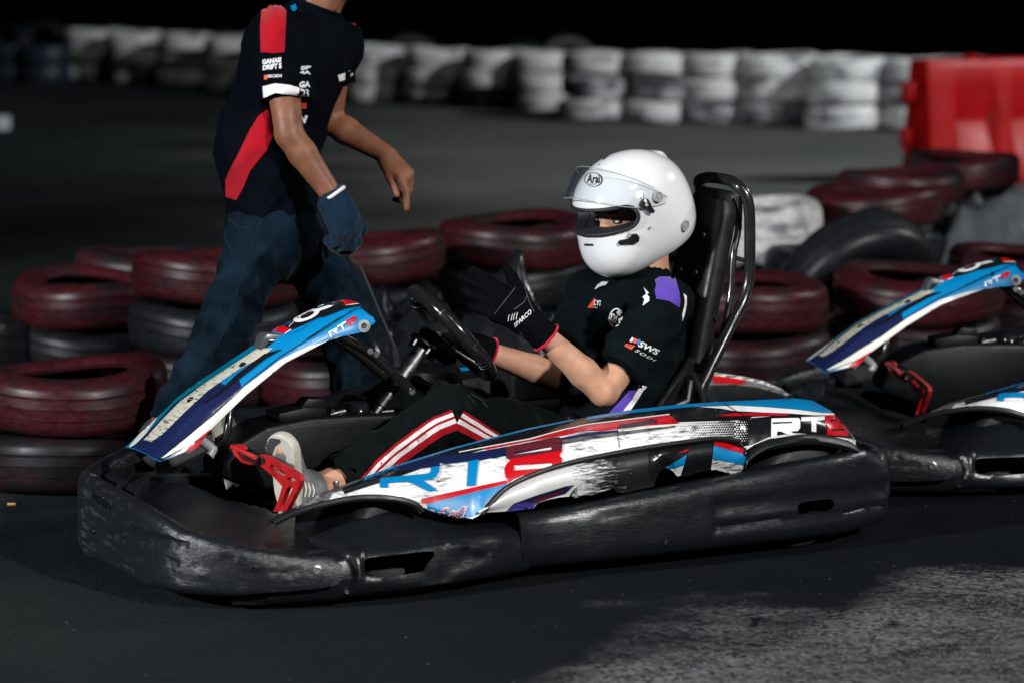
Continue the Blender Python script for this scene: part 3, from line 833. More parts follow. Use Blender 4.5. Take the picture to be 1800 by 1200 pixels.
# bolts and washers set in the black plastic
def bolt_at(tree, px, py, r, parent, mat='steel', recess=True):
    h = cast(tree, px, py, True)
    if not h: print('no bolt', px, py); return
    p, n = h; q = n.to_track_quat('Z', 'Y').to_matrix().to_4x4(); m4 = Matrix.Translation(p) @ q
    mb = MB(); mb.lathe([(0.0005, .004), (r * .42, .004), (r * .5, .0062), (r * .62, .0062), (r * .7, .0035), (r, .0025), (r, -.002)], 18, m4, closed=False)
    return mb.build('bolt', mat, parent, sharp=40)
tA, tB, tC = bvh_of([A_]), bvh_of([B_]), bvh_of([C_])
bolt_at(tA, 557, 1002, .0125, A_); bolt_at(tA, 446, 998, .009, A_, 'matte'); bolt_at(tC, 1172, 953, .010, C_, 'matte'); bolt_at(tA, 165, 933, .007, A_, 'dark_steel')
# front deck, floor tray, footwell lip
def deck():
    U = np.linspace(1.60, 2.025, 30); Vv = np.linspace(-.62, .62, 50); V = []; F = []
    for u in U:
        for v in Vv:
            uu = min(u, 2.025 - .10 * max(0, (abs(v) - .36) / .26) ** 1.6 * 1.6) if v > 0 else min(u, float(np.interp(v, [-.62, -.55, -.45, -.34, -.24, -.15, 0], [1.60, 1.68, 1.77, 1.85, 1.92, 1.975, 2.025]))); z = .172 + .03 * ((uu - 1.6) / .42) - .045 * max(0, (abs(v) - .25) / .37)
            V.append((uu, v, z))
    n = len(Vv)
    for i in range(len(U) - 1):
        for j in range(n - 1):
            u, v = U[i], Vv[j]
            if u < 1.74 and abs(v) < .33 - .2 * max(0, (u - 1.66) / .08): continue
            F.append((i * n + j, i * n + j + 1, (i + 1) * n + j + 1, (i + 1) * n + j))
    o = MB().add(V, F).build('front_deck', 'plastic_smooth', kart, sharp=50); add_mods(o, solid=.006, autosmooth=50)
    # moulded pockets near the nose
    mb = MB()
    for pl in ([(181, 834), (184, 826), (231, 817), (238, 822), (225, 842), (205, 851)], [(219, 858), (224, 851), (262, 828), (259, 838), (245, 852), (237, 868)]):
        P = [Kz(x, y, .222) for x, y in pl]; mb.prism(P, (0, 0, -.04))
    q = mb.build('moulding', 'plastic_front', o, bevel=.003)
deck()
MB().box((-.0, -.44, .028), (1.75, .44, .036)).build('floor_tray', 'matte', kart, False)
mb = MB()
for s in (-1, 1):
    mb.tube([(1.75, .2 * s, .055), (1.45, .33 * s, .055), (.9, .36 * s, .055), (.1, .36 * s, .055)], .016)
    mb.tube([(1.35, .36 * s, .06), (1.32, .6 * s, .06), (.75, .6 * s, .06), (.72, .36 * s, .06)], .012)
mb.tube([(.31, -.5, .14), (.31, .5, .14)], .02)
mb.build('chassis_frame', 'tube', kart)
# wheels
def wheel(u, v, r, w):
    m4 = Matrix.Translation((u, v, r)) @ Matrix.Rotation(PI / 2, 4, 'X')
    pr = [(r * .55, -w / 2), (r * .82, -w / 2 - .006), (r * .95, -w / 2 + .004), (r, -w / 2 + .02), (r * 1.01, 0), (r, w / 2 - .02), (r * .95, w / 2 - .004), (r * .82, w / 2 + .006), (r * .55, w / 2), (r * .5, w * .3), (r * .5, -w * .3)]
    t = MB().lathe(pr, 40, m4).build('wheel', 'rubber', kart, sharp=60)
    MB().lathe([(.004, w * .2), (.03, w * .22), (.035, w * .32), (r * .5, w * .3), (r * .56, w * .5), (r * .5, w * .48), (r * .45, w * .25), (.02, -w * .2), (.004, -w * .2)], 32, m4, closed=False).build('rim', 'steel', t)
for s in (-1, 1): wheel(1.46, .50 * s, .128, .115); wheel(.31, .47 * s, .138, .17)

# side pods: upper panel with the print, lower panel tucked under it
PT = [(478, 916), (560, 869), (640, 839), (700, 817), (745, 803), (800, 786), (930, 753), (1010, 737), (1110, 721), (1200, 711), (1300, 705.5), (1400, 701), (1428, 705), (1462, 724), (1504, 772)]
PB = [(478, 917.5), (520, 898), (560, 885), (640, 871), (700, 875), (738, 888), (760, 897), (830, 911), (846, 903), (864, 884), (893, 857), (940, 834), (1000, 815), (1060, 802), (1130, 789), (1200, 779), (1260, 772), (1300, 776), (1312, 790), (1326, 781), (1350, 771), (1410, 762), (1470, 772), (1504, 787)]
VT = [(478, .52), (560, .50), (700, .46), (900, .43), (1200, .43), (1400, .45), (1504, .48)]
VB = [(478, .535), (560, .56), (700, .60), (850, .625), (1200, .615), (1400, .60), (1504, .55)]
def pod_upper():
    X = np.unique(np.concatenate([np.linspace(478, 1504, 150), [p[0] for p in PB], [p[0] for p in PT]])); n = 26; secs = []
    for x in X:
        yt, yb = ylerp(PT, x), ylerp(PB, x); vt, vb = ylerp(VT, x), ylerp(VB, x); row = []
        wd = max(.2, min(1, (yb - yt) / 60))
        a = K(x, yt, vt); row.append((a[0], a[1] - .035, a[2] - .012))
        for k in range(n + 1):
            t = k / n
            v = vt + (vb - vt) * (t ** .62) + .022 * math.sin(PI * t) * wd
            row.append(tuple(K(x, yt + (yb - yt) * t, v)))
        b = np.array(row[-1]); row.append((b[0], b[1] - .012, b[2] - .004)); row.append((b[0], b[1] - .03, b[2] - .002))
        secs.append(row)
    V, F = loft(secs); return MB().add(V, F).build('side_pod', 'white_paint', kart, sharp=55)
pod = pod_upper()
LT = [(842, 897), (864, 876), (893, 849), (940, 826), (1000, 808), (1060, 795), (1130, 782), (1200, 772), (1260, 766), (1312, 780)]
LB = [(842, 902), (860, 899.5), (900, 897), (938, 892), (944, 884), (960, 878), (985, 873), (1010, 871), (1040, 869), (1068, 861), (1078, 856), (1085, 864), (1100, 865), (1115, 861), (1150, 854), (1154, 838), (1162, 824), (1172, 821), (1182, 826), (1190, 836), (1203, 837), (1220, 831), (1240, 826), (1258, 824), (1285, 832), (1300, 829), (1308, 820), (1312, 812)]
def pod_lower():
    X = np.unique(np.concatenate([np.linspace(842, 1312, 110), [p[0] for p in LB]])); secs = []
    for x in X:
        yt, yb = ylerp(LT, x), ylerp(LB, x); row = []
        for k in range(15):
            t = k / 14; row.append(tuple(K(x, yt + (yb - yt) * t, ylerp(VB, x) - .016 + .022 * math.sin(PI * min(1, t * 1.05)) + .012 * t)))
        secs.append(row)
    V, F = loft(secs); o = MB().add(V, F).build('pod_skirt', 'skirt', kart, sharp=55); return o
skirt = pod_lower()
# dark gasket trims round the wheel cut-outs and along the groove
def trim(px, v_of, r, name='trim', flat=.0):
    P = [K(x, y, v_of(x)) for x, y in px]; return MB().tube(catmull(P, 5), r, 8).build(name, 'matte', kart)
vb_ = lambda x: ylerp(VB, x) + .006
trim([(482, 918), (520, 900), (560, 888), (600, 879), (640, 874), (690, 876), (725, 884), (738, 893), (741, 899)], vb_, .0085)
trim([(848, 903), (864, 882), (893, 855), (940, 832), (1000, 813), (1060, 800), (1130, 787), (1200, 777), (1260, 770), (1300, 775)], vb_, .0065)
def arch():
    P = [(1306, 806), (1312, 796), (1330, 783), (1356, 773), (1410, 765), (1455, 768), (1490, 777), (1503, 784)]
    rows = []
    for x, y in catmull([np.array(p) for p in P], 5):
        a = K(x, y, ylerp(VB, x) - .004)
        rows.append([(a[0], a[1] - .07, a[2] - .004), (a[0], a[1] - .004, a[2] + .006), (a[0], a[1] + .012, a[2] + .002), (a[0], a[1] + .02, a[2] - .012), (a[0], a[1] + .014, a[2] - .022), (a[0], a[1] - .06, a[2] - .02)])
    V, F = loft(rows, closed_sec=True, cap=True); o = MB().add(V, F).build('wheel_arch', 'plastic_smooth', kart, sharp=60); mirror(o)
arch()
# graphics of the near pod (pixel outlines laid on the panel)
T = bvh_of([pod]); TS = bvh_of([skirt])
pod.data.materials.append(M['matte'])
for p_ in pod.data.polygons:
    if KPx(p_.center)[0][0] < 552: p_.material_index = 1
def Z5(*P): return [(640 + x / 3, 680 + y / 3) for x, y in P]
def Z6(*P): return [(1100 + x * .3, 640 + y * .3) for x, y in P]
L0 = .0012
def pd(contours, mat, k, name='sticker', grid=4, tree=None, par=None): return decal(name, contours, tree or T, mat, par or pod, L0 + .0003 * k, min(grid, 4.5))
pd([(470, 926), (474, 912), (560, 864), (640, 836), (745, 801), (760, 812), (700, 838), (640, 852), (585, 866), (575, 884), (520, 912)], 'grey_scuff', 0)
pd([(600, 858), (700, 818), (745, 803), (930, 753), (1110, 721), (1320, 704), (1320, 738), (1182, 742), (1110, 744), (1050, 752), (930, 770), (845, 791), (760, 816), (700, 838), (640, 857), (606, 868)], 'black_vinyl', 1)
pd(Z5((560, 350), (860, 295), (1045, 268), (1180, 240), (1340, 228), (1340, 240), (1045, 280), (980, 318), (740, 365), (600, 388), (400, 400), (370, 380), (200, 430), (-40, 492), (-40, 470), (370, 365)), 'navy', 2)
pd([(640, 845), (700, 820), (745, 806), (800, 789), (930, 756), (1008, 740), (1010, 735), (930, 750), (800, 782), (745, 799), (690, 818), (640, 837)], 'blue', 3)
blue_edge = pd(stroke([(1031, 735), (1110, 722.5), (1200, 713), (1300, 707), (1400, 704)], 8), 'blue', 3)
pd(Z6((200, 245), (420, 232), (720, 212), (1040, 192), (1110, 205), (1170, 235), (1222, 285), (1150, 286), (1000, 266), (800, 250), (600, 242), (430, 250), (200, 262)), 'blue', 4)
pd(Z6((430, 252), (640, 244), (800, 252), (1000, 268), (1150, 287), (1225, 289), (1228, 300), (1100, 300), (960, 290), (800, 284), (640, 276), (560, 262)), 'white_clean', 3)
pd(Z6((380, 262), (560, 262), (640, 277), (800, 286), (960, 292), (1090, 300), (1000, 306), (800, 305), (690, 312), (420, 325), (330, 330), (240, 340), (250, 300)), 'black_vinyl', 3)
pd(Z6((530, 303), (640, 290), (800, 290), (930, 293), (962, 300), (930, 303), (700, 303), (610, 307)), 'red', 5)
pd(Z5((620, 326), (870, 281), (1050, 232), (1180, 204), (1610, 150), (1660, 193), (1500, 203), (1340, 222), (1240, 234), (1175, 230), (1045, 258), (900, 282), (740, 312), (640, 332)), 'red', 4)
pd(stroke(Z5((500, 346), (620, 323), (870, 277), (1050, 228), (1180, 200), (1610, 147)), 1.6), 'white_clean', 5)
pd(Z5((1330, 222), (1350, 200), (1420, 190), (1520, 172), (1550, 178), (1540, 192), (1440, 210)), 'black_vinyl', 5)
# scuffed dark run under the red line
pd(Z5((980, 318), (1045, 280), (1200, 258), (1340, 238), (1480, 222), (1640, 205), (1640, 214), (1480, 236), (1340, 256), (1200, 276), (1060, 300)), 'grey_scuff', 3)
# the letters R T 8
pd([Z5((84, 532), (84, 488), (96, 482), (340, 458), (352, 446), (352, 425), (180, 446), (150, 440), (200, 422), (385, 388), (400, 396), (396, 448), (380, 474), (352, 490), (310, 494), (388, 546), (340, 551), (232, 500), (126, 508), (126, 532))], 'blue', 6, 'lettering', 6)
pd([Z5((410, 392), (728, 322), (728, 362), (604, 384), (590, 520), (540, 524), (549, 394), (416, 410))], 'blue', 6, 'lettering', 6)
pd(Z5((150, 440), (200, 422), (385, 388), (400, 396), (399, 420), (352, 425), (180, 446)), 'navy', 8, 'lettering', 6)
pd(Z5((410, 392), (728, 322), (728, 362), (604, 384), (549, 394), (416, 410)), 'navy', 8, 'lettering', 6)
pd([Z5((748, 330), (760, 318), (990, 272), (1030, 268), (1044, 280), (1044, 340), (1030, 362), (1044, 380), (1040, 412), (830, 468), (770, 492), (748, 480), (742, 455), (742, 425), (756, 402), (770, 390), (750, 376)), Z5((792, 344), (792, 360), (990, 332), (990, 318)), Z5((790, 414), (790, 440), (988, 424), (992, 400))], 'red', 6, 'lettering', 6)
pd([Z5((748, 330), (760, 318), (990, 272), (1030, 268), (1044, 280), (1044, 336), (990, 346), (760, 384), (750, 376)), Z5((792, 344), (792, 360), (990, 332), (990, 318))], 'dark_red', 8, 'lettering', 6)
pd(Z5((300, 588), (760, 488), (800, 470), (770, 500), (740, 512), (330, 614), (306, 613)), 'red', 3)
pd(Z5((332, 614), (740, 512), (780, 492), (690, 560), (640, 610), (612, 655), (580, 680), (380, 700), (330, 640)), 'blue', 2)
lettering('lettering', 'Godi', [Z5((382, 700))[0], Z5((520, 682))[0], Z5((545, 622))[0], Z5((400, 636))[0]], T, 'white_clean', pod, L0 + .0022, bold=.035)
lettering('lettering', 'Godi', [Z5((386, 697))[0], Z5((518, 680))[0], Z5((540, 627))[0], Z5((404, 640))[0]], T, 'red', pod, L0 + .0027, bold=.0)
# rear end: halftone fading into black, RT8
pd(Z6((640, 340), (700, 318), (860, 306), (1030, 300), (1170, 296), (1232, 300), (1300, 372), (1345, 440), (1280, 430), (1000, 400), (850, 420), (740, 470), (690, 480), (640, 420)), 'black_vinyl', 2)
DOTB, DOTW = [], []
for j in range(9):
    for i in range(30):
        x = 285 + i * 14.5 + (j % 2) * 7.2; y = 352 + j * 13.5 - (x - 285) * .03
        if y > 446 - .05 * (x - 300) and x < 640 or x > 735: continue
        if y > 430 + max(0, (x - 560) * .28) or y < 345 - (x - 300) * .06: continue
        r = 1.0 + 5.6 * min(1, (x - 285) / 330)
        if x < 640:
            cx, cy = Z6((x, y))[0]; DOTB.append((cx, cy, .3 * r))
        else:
            r = 5.4 - 4.2 * (x - 640) / 95; cx, cy = Z6((x, y))[0]
            if r > .8: DOTW.append((cx, cy, .3 * r))
for dl, mt in ((DOTB, 'black_vinyl'), (DOTW, 'white_clean')):
    V_ = [(cx + q * math.cos(a), cy + q * math.sin(a)) for cx, cy, q in dl for a in np.arange(0, 6.28, 1.05)]
    o = project_print('halftone_dots', V_, [(6 * i, 6 * i + k, 6 * i + k + 1) for i in range(len(dl)) for k in (1, 2, 3, 4)], T, mt, pod, L0 + .0014, True); o['kind'] = 'stuff'
pd([Z6((848, 430), (852, 320), (1010, 316), (1020, 326), (1018, 372), (1004, 390), (960, 393), (1000, 412), (950, 412), (905, 393), (884, 394), (882, 430)), Z6((858, 342), (858, 352), (972, 346), (972, 338))], 'white_clean', 5, 'lettering', 6)
pd([Z6((1026, 312), (1162, 306), (1162, 328), (1112, 331), (1112, 396), (1084, 392), (1084, 333), (1026, 336))], 'white_clean', 5, 'lettering', 6)
pd([Z6((1166, 302), (1216, 298), (1262, 340), (1300, 400), (1304, 424), (1176, 412), (1176, 372), (1166, 350)), Z6((1190, 328), (1192, 336), (1240, 332), (1236, 325)), Z6((1200, 382), (1202, 392), (1276, 388), (1268, 378))], 'red', 5, 'lettering', 6)
pd(Z6((1226, 296), (1240, 300), (1345, 440), (1330, 444), (1300, 400), (1262, 340)), 'grey_scuff', 5)
# fine joints in the vinyl
for P in (Z5((1335, 228), (1346, 320)), Z6((575, 235), (690, 305)), Z6((268, 330), (285, 350)), Z6((462, 235), (470, 262))):
    pd(stroke(P, 1.1), 'black_vinyl', 7, 'seam', 12)
# skirt
pd(Z5((1500, 440), (1500, 330), (1720, 262), (1960, 262), (2010, 300), (2010, 470), (1900, 452), (1900, 530), (1560, 540), (1530, 500)), 'black_vinyl', 0, grid=9, tree=TS, par=skirt)
pd(Z5((1586, 420), (1640, 392), (1702, 352), (1685, 408), (1640, 424), (1610, 432)), 'blue', 2, tree=TS, par=skirt)
pd(Z5((1602, 434), (1640, 426), (1684, 410), (1668, 462), (1650, 476), (1625, 470)), 'white_nose', 2, tree=TS, par=skirt)
pd(Z5((1655, 345), (1700, 328), (1712, 318), (1708, 332), (1690, 342)), 'red', 2, tree=TS, par=skirt)
pd(Z5((750, 650), (790, 610), (900, 570), (1060, 520), (1110, 512), (1060, 560), (960, 590), (910, 610), (880, 640), (800, 652)), 'navy', 1, tree=TS, par=skirt)
pd(Z5((800, 612), (870, 600), (905, 606), (890, 640), (800, 652), (752, 650)), 'purple', 2, tree=TS, par=skirt)
pd(Z5((905, 585), (1000, 555), (1070, 535), (1040, 552), (960, 588), (900, 606), (860, 605)), 'dark_red', 3, tree=TS, par=skirt)
pd(Z6((518, 446), (530, 444), (692, 496), (684, 522), (516, 474)), 'red', 2, tree=TS, par=skirt)
pd(Z6((514, 476), (684, 524), (700, 540), (700, 588), (610, 570), (506, 548)), 'blue', 2, tree=TS, par=skirt)
pd(Z6((506, 550), (610, 572), (698, 592), (690, 640), (610, 646), (540, 628), (496, 622)), 'white_heavy', 2, tree=TS, par=skirt)
pd(Z6((384, 462), (430, 440), (506, 442), (500, 560), (494, 622), (400, 636), (320, 660), (330, 640)), 'plastic_smooth', 1, 'support_bracket', tree=TS, par=skirt)
mbp = MB(); a, b2 = K(1013, 843, .60), K(1012, 868, .64); mbp.cyl(a, b2, .0035, n=10); mbp.cyl(b2, b2 + np.array([0, .004, -.008]), .006, n=8); mbp.build('pin', 'steel', kart)
add_mods(pod, solid=.004, autosmooth=55); add_mods(skirt, solid=.004, autosmooth=55)
fp = mirror(pod); fp['label'] = 'far side pod seen from its plain inner edge'
fp.data.materials.clear(); fp.data.materials.append(M['black_vinyl']); mirror(blue_edge, parent=fp)
mirror(skirt)
tr2 = [c for c in kart.children if c.name.split('.')[0] == 'trim']
for t_ in tr2: mirror(t_)
# inner lining of the pods
for s in (1, -1):
    P = [K(x, ylerp(PT, x) + 3, ylerp(VT, x) - .03) for x in np.linspace(520, 1480, 24)]
    V = []; F = []
    for i, p in enumerate(P): V += [(p[0], p[1] * s, p[2] - .004), (p[0], (p[1] - .03) * s, .06)]
    for i in range(len(P) - 1): F.append((2 * i, 2 * i + 1, 2 * i + 3, 2 * i + 2))
    MB().add(V, F).build('pod_lining', 'matte', kart)

# nose fairing
NR = [(268, 804), (300, 773), (357, 711), (420, 661), (467, 627), (500, 602), (560, 571), (610, 550), (645, 545)]
NL = [(283, 810), (347, 786), (367, 757), (433, 693), (500, 638), (577, 598), (602, 591), (640, 583), (660, 566)]
NW = [.095, .09, .082, .073, .068, .062, .066, .075, .09]
def resample(P, n):
    P = np.array(P, float); L = np.r_[0, np.cumsum(np.linalg.norm(np.diff(P, axis=0), axis=1))]; t = np.linspace(0, L[-1], n)
    return np.stack([np.interp(t, L, P[:, k]) for k in range(P.shape[1])], 1)
def nose():
    n = 48; R_ = resample([(*p, w) for p, w in zip(NR, NW)], n); Lq = resample(NL, n); secs = []
    for i in range(n):
        w = R_[i, 2]; a = K(R_[i, 0], R_[i, 1], w); b = K(Lq[i, 0], Lq[i, 1], w + .028)
        cr = .007 + .012 * float(np.clip((R_[i, 0] - 455) / 45, 0, 1)) * float(np.clip((660 - R_[i, 0]) / 30, 0, 1))
        half = []
        for k in range(9):
            t = k / 8; q = a * (1 - t) + b * t; q[1] += .007 * math.sin(PI * t); half.append(q)
        top = []
        for k in range(1, 6):
            t = k / 6; top.append(np.array([a[0] + .004 * math.sin(PI * t / 2), w * (1 - t), a[2] + cr * math.sin(PI * t / 2)]))
        c = np.array([a[0] + .004, 0, a[2] + cr])
        near = half[::-1] + top + [c]
        full = near + [p * np.array([1, -1, 1]) for p in near[:-1][::-1]]
        secs.append([tuple(p) for p in full])
    V, F = loft(secs); o = MB().add(V, F).build('nose_fairing', 'blue', kart, sharp=40); return o
nose_o = nose(); TN = bvh_of([nose_o])
def Z1(*P): return [(100 + x / 3, 480 + y / 3) for x, y in P]
def ZN(*P): return [(460 + x * .12222, 500 + y * .12222) for x, y in P]
def nd(c, mat, k, name='sticker', grid=4): return decal(name, c, TN, mat, nose_o, L0 + .0003 * k, min(grid, 4))
nd(Z1((362, 925), (470, 800), (560, 700), (640, 640), (780, 560), (800, 690), (620, 900), (560, 990), (480, 1000), (380, 960)), 'navy', 0)
nd(Z1((760, 560), (830, 560), (900, 600), (960, 560), (980, 620), (820, 760), (640, 930), (540, 985), (470, 1000), (600, 850)), 'navy', 1)
nd(Z1((360, 925), (440, 840), (560, 700), (700, 600), (1070, 375), (1080, 400), (760, 590), (620, 690), (480, 840), (430, 880)), 'teal', 2)
nd(Z1((365, 935), (440, 845), (520, 755), (535, 760), (470, 850), (420, 900)), 'white_nose', 3)
nd(Z1((460, 880), (560, 770), (650, 680), (770, 590), (1060, 400), (1140, 398), (1090, 440), (960, 510), (800, 620), (680, 730), (560, 850), (500, 890)), 'cream_nose', 3)
nd(Z1((540, 980), (700, 850), (850, 730), (1000, 590), (1180, 455), (1330, 385), (1440, 352), (1500, 330), (1460, 350), (1200, 490), (1010, 650), (810, 840), (740, 920), (640, 950)), 'white_nose', 3)
nd(Z1((672, 944), (700, 905), (805, 822), (815, 850), (745, 930), (690, 945)), 'red', 4)
nd(stroke(Z1((770, 690), (850, 640), (960, 545), (1100, 440), (1180, 405)), [1, 5, 9, 8, 2]), 'black_vinyl', 5)  # shadow along the ridge crease, painted as a black stroke
nd(stroke(Z1((538, 984), (700, 850), (850, 720), (1000, 580), (1180, 440), (1300, 365), (1420, 290), (1550, 205)), 1.5), 'black_vinyl', 6)
nd(stroke(Z1((545, 988), (810, 845), (1010, 652), (1205, 488), (1480, 345)), 1.6), 'black_vinyl', 6)
nd(ZN((100, 660), (300, 540), (450, 460), (700, 330), (900, 275), (1420, 235), (1440, 290), (1330, 330), (1060, 380), (800, 490), (560, 660), (420, 720), (340, 720)), 'blue', 4)
nd(ZN((215, 625), (330, 560), (480, 460), (780, 330), (960, 270), (1120, 240), (1420, 238), (1430, 285), (1200, 325), (950, 420), (620, 590), (460, 660), (400, 655)), 'black_vinyl', 5)
nd(ZN((140, 680), (215, 620), (290, 602), (425, 655), (330, 722)), 'red', 6)
nd(ZN((1110, 250), (1180, 236), (1400, 236), (1435, 284), (1205, 322), (1190, 290)), 'red', 6)
nd(stroke(ZN((1200, 322), (1320, 300), (1440, 288)), 1.3), 'white_clean', 7)
nd(stroke(ZN((425, 660), (335, 722)), 1.3), 'white_clean', 7)
# figure 9 on the plate
ring = [(650 + 192 * math.cos(a) * .94 - 50 * math.sin(a), 462 - 86 * math.cos(a) * .52 + 84 * math.sin(a)) for a in np.linspace(0, 2 * PI, 28)[:-1]]
hole = [(660 + 104 * math.cos(a) * .94 - 26 * math.sin(a), 456 - 50 * math.cos(a) * .6 + 44 * math.sin(a)) for a in np.linspace(0, 2 * PI, 22)[:-1]]
nd([ZN(*ring), ZN(*hole)], 'white_clean', 7, 'race_number', 5)
nd(ZN((780, 375), (960, 318), (1035, 316), (1000, 340), (830, 400)), 'white_clean', 7, 'race_number', 6)
nd(stroke(ZN((380, 530), (560, 420), (760, 345), (900, 308)), 1.6), 'white_clean', 7)
nd(stroke(ZN((395, 625), (470, 545)), .8), 'white_clean', 7)
nd(stroke(ZN((850, 480), (1000, 420), (1200, 340), (1420, 310)), [3, 5, 5, 3]), 'black_vinyl', 8)
nd(stroke(ZN((640, 800), (1000, 560), (1300, 390), (1400, 350)), 1.4), 'black_vinyl', 8)
nd(ZN((1440, 280), (1480, 280), (1660, 430), (1640, 500), (1560, 450), (1430, 350)), 'black_vinyl', 6)
nd(ZN((1450, 285), (1480, 282), (1655, 430), (1640, 445), (1560, 400)), 'red', 7)
# RT8 on the nose side
nd([ZN((952, 690), (1070, 628), (1088, 636), (1080, 670), (1062, 684), (1102, 700), (1068, 708), (1020, 688), (990, 702), (1006, 752), (980, 760)), ZN((975, 696), (980, 704), (1058, 662), (1052, 652))], 'white_clean', 7, 'lettering', 5)
nd([ZN((1080, 606), (1205, 534), (1216, 552), (1160, 592), (1182, 650), (1160, 660), (1134, 606), (1090, 628))], 'white_clean', 7, 'lettering', 5)
nd([ZN((1216, 540), (1226, 516), (1330, 460), (1350, 466), (1358, 520), (1342, 552), (1260, 602), (1240, 604), (1228, 580)), ZN((1238, 538), (1242, 546), (1322, 500), (1318, 492)), ZN((1250, 572), (1254, 580), (1336, 534), (1332, 526))], 'red', 7, 'lettering', 5)
add_mods(nose_o, solid=.004, autosmooth=40)
face_out(nose_o)
bb = bolt_at(TN, 640, 573, .016, nose_o, 'grey_plastic'); bolt_at(TN, 640, 573, .010, nose_o, 'steel')
for (x, y) in ((335, 703), (427, 642)): bolt_at(TN, x, y, .010, nose_o, 'gloss_black')
mb = MB()
pts = [K(x, y, .035) for x, y in ((457, 614), (463, 594), (470, 586), (508, 589), (518, 598), (505, 612), (466, 621))]
mb.prism(pts, (0, -.05, 0)); mb.build('air_scoop', 'scoop', nose_o, bevel=.004)
mb = MB(); pts = [K(x, y, .038) for x, y in ((466, 615), (471, 597), (501, 596), (505, 602), (498, 611), (470, 617))]
mb.prism(pts, (0, -.02, 0)); mb.build('scoop_opening', 'gloss_black', nose_o, bevel=.002)
# nose brackets and steering
mb = MB(); mb.tube(catmull([K(598, 590, .07), K(640, 613, .06), (K(668, 634, .055)), K(700, 664, .05), K(724, 688, .05)], 5), .014)
mb.tube(catmull([K(598, 590, .07) * np.array([1, -1, 1]), K(640, 613, .06) * np.array([1, -1, 1]), K(700, 664, .05) * np.array([1, -1, 1]), K(724, 688, .05) * np.array([1, -1, 1])], 5), .014)
br = mb.build('nose_bracket', 'gloss_black', kart)
mb = MB()
for x, y, v in ((650, 617, .07), (660, 622, .07), (724, 688, .068)):
    p = K(x, y, v); mb.cyl(p - np.array([0, .02, 0]), p + np.array([0, .004, 0]), .0085, n=8)
mb.build('bolt', 'steel', br)
mb = MB(); mb.tube(catmull([K(370, 790, .06), K(395, 770, .1), K(402, 740, .1), K(405, 700, .08)], 4), .010); mb.build('nose_stay', 'tube', kart)
mb = MB(); mb.tube([K(330, 790, .02), K(352, 772, .05), K(376, 790, .08), K(368, 800, .08)], .014); mb.build('nose_clamp', 'grey_plastic', kart)
c0, c1 = np.array([1.30, 0, .307]), np.array([1.118, 0, .520]); ca = (c1 - c0) / np.linalg.norm(c1 - c0)
colm = MB().cyl(c0 - ca * .1, c0 + ca * .17, .0125).build('steering_column', 'steel', kart)
MB().cyl(c0 + ca * .165, c1 - ca * .005, .022, n=24).build('column_sleeve', 'steel', colm)
MB().cyl(c0 + ca * .075, c0 + ca * .11, .018, n=18).build('column_clamp', 'dark_steel', colm)
MB().cyl(c1 - ca * .01, c1, .046, n=28).build('flange', 'dark_steel', colm)
mb = MB()
for k in range(5):
    a = k * 1.26; e1 = np.array([0, 1, 0.]); e2 = np.cross(ca, e1); p = c1 + .036 * (e1 * math.cos(a) + e2 * math.sin(a)); mb.cyl(p - ca * .03, p + ca * .0, .006, n=8)
mb.build('flange_bolts', 'steel', colm)
cw = np.array([1.048, 0, .545]); fw = np.array([0, _c, -_s]); upv = np.array([0, _s, _c]); nw = np.array([.725, 0, 0]) + upv * .675 + fw * .13
nn = np.array([nw @ KU, nw @ KV, nw[2]]); nn /= np.linalg.norm(nn)
e1 = np.cross(nn, np.array([0, 0, 1.])); e1 /= np.linalg.norm(e1); e1 = e1 if e1[1] > 0 else -e1
e2 = np.cross(e1, nn); e2 = e2 if e2[2] > 0 else -e2
hubc = cw - nn * .035
MB().cyl(c1, hubc + nn * .005, .042, .05, n=28).build('steering_hub', 'matte', colm)
def whl(a, r, off=0): return cw + r * (e1 * math.cos(a) + e2 * math.sin(a)) + nn * off
sw = MB().tube([whl(a, .148 if math.sin(a) < .82 else .142) for a in np.linspace(0, 2 * PI, 57)[:-1]], .0195, 14, closed=True).build('steering_wheel', 'gloss_black', kart)
mb = MB()
for a in (0.12, PI - .12, -PI / 2 - .35, -PI / 2 + .35):
    A0 = whl(a, .045, -.03); A1 = whl(a, .14, -.004); d = np.cross(A1 - A0, nn); d /= np.linalg.norm(d)
    mb.prism([A0 + d * .022, A1 + d * .014, A1 - d * .014, A0 - d * .022], nn * .006)
mb.lathe([(.001, -.036), (.052, -.036), (.055, -.03), (.05, -.022), (.001, -.022)], 28, Matrix(((e1[0], e2[0], nn[0], cw[0]), (e1[1], e2[1], nn[1], cw[1]), (e1[2], e2[2], nn[2], cw[2]), (0, 0, 0, 1))), closed=False)
mb.build('spoke', 'dark_steel', sw, bevel=.001)
mb = MB()
for a0, r0 in ((.6, .0207), (-.15, .0203), (-.5, .0208), (-.58, .0208), (-.66, .0208), (2.5, .0205)):
    mb.tube([whl(a0 + t, .148) for t in (-.012, .012)], r0, 14)
mb.build('grip_seam', 'dark_steel', sw)

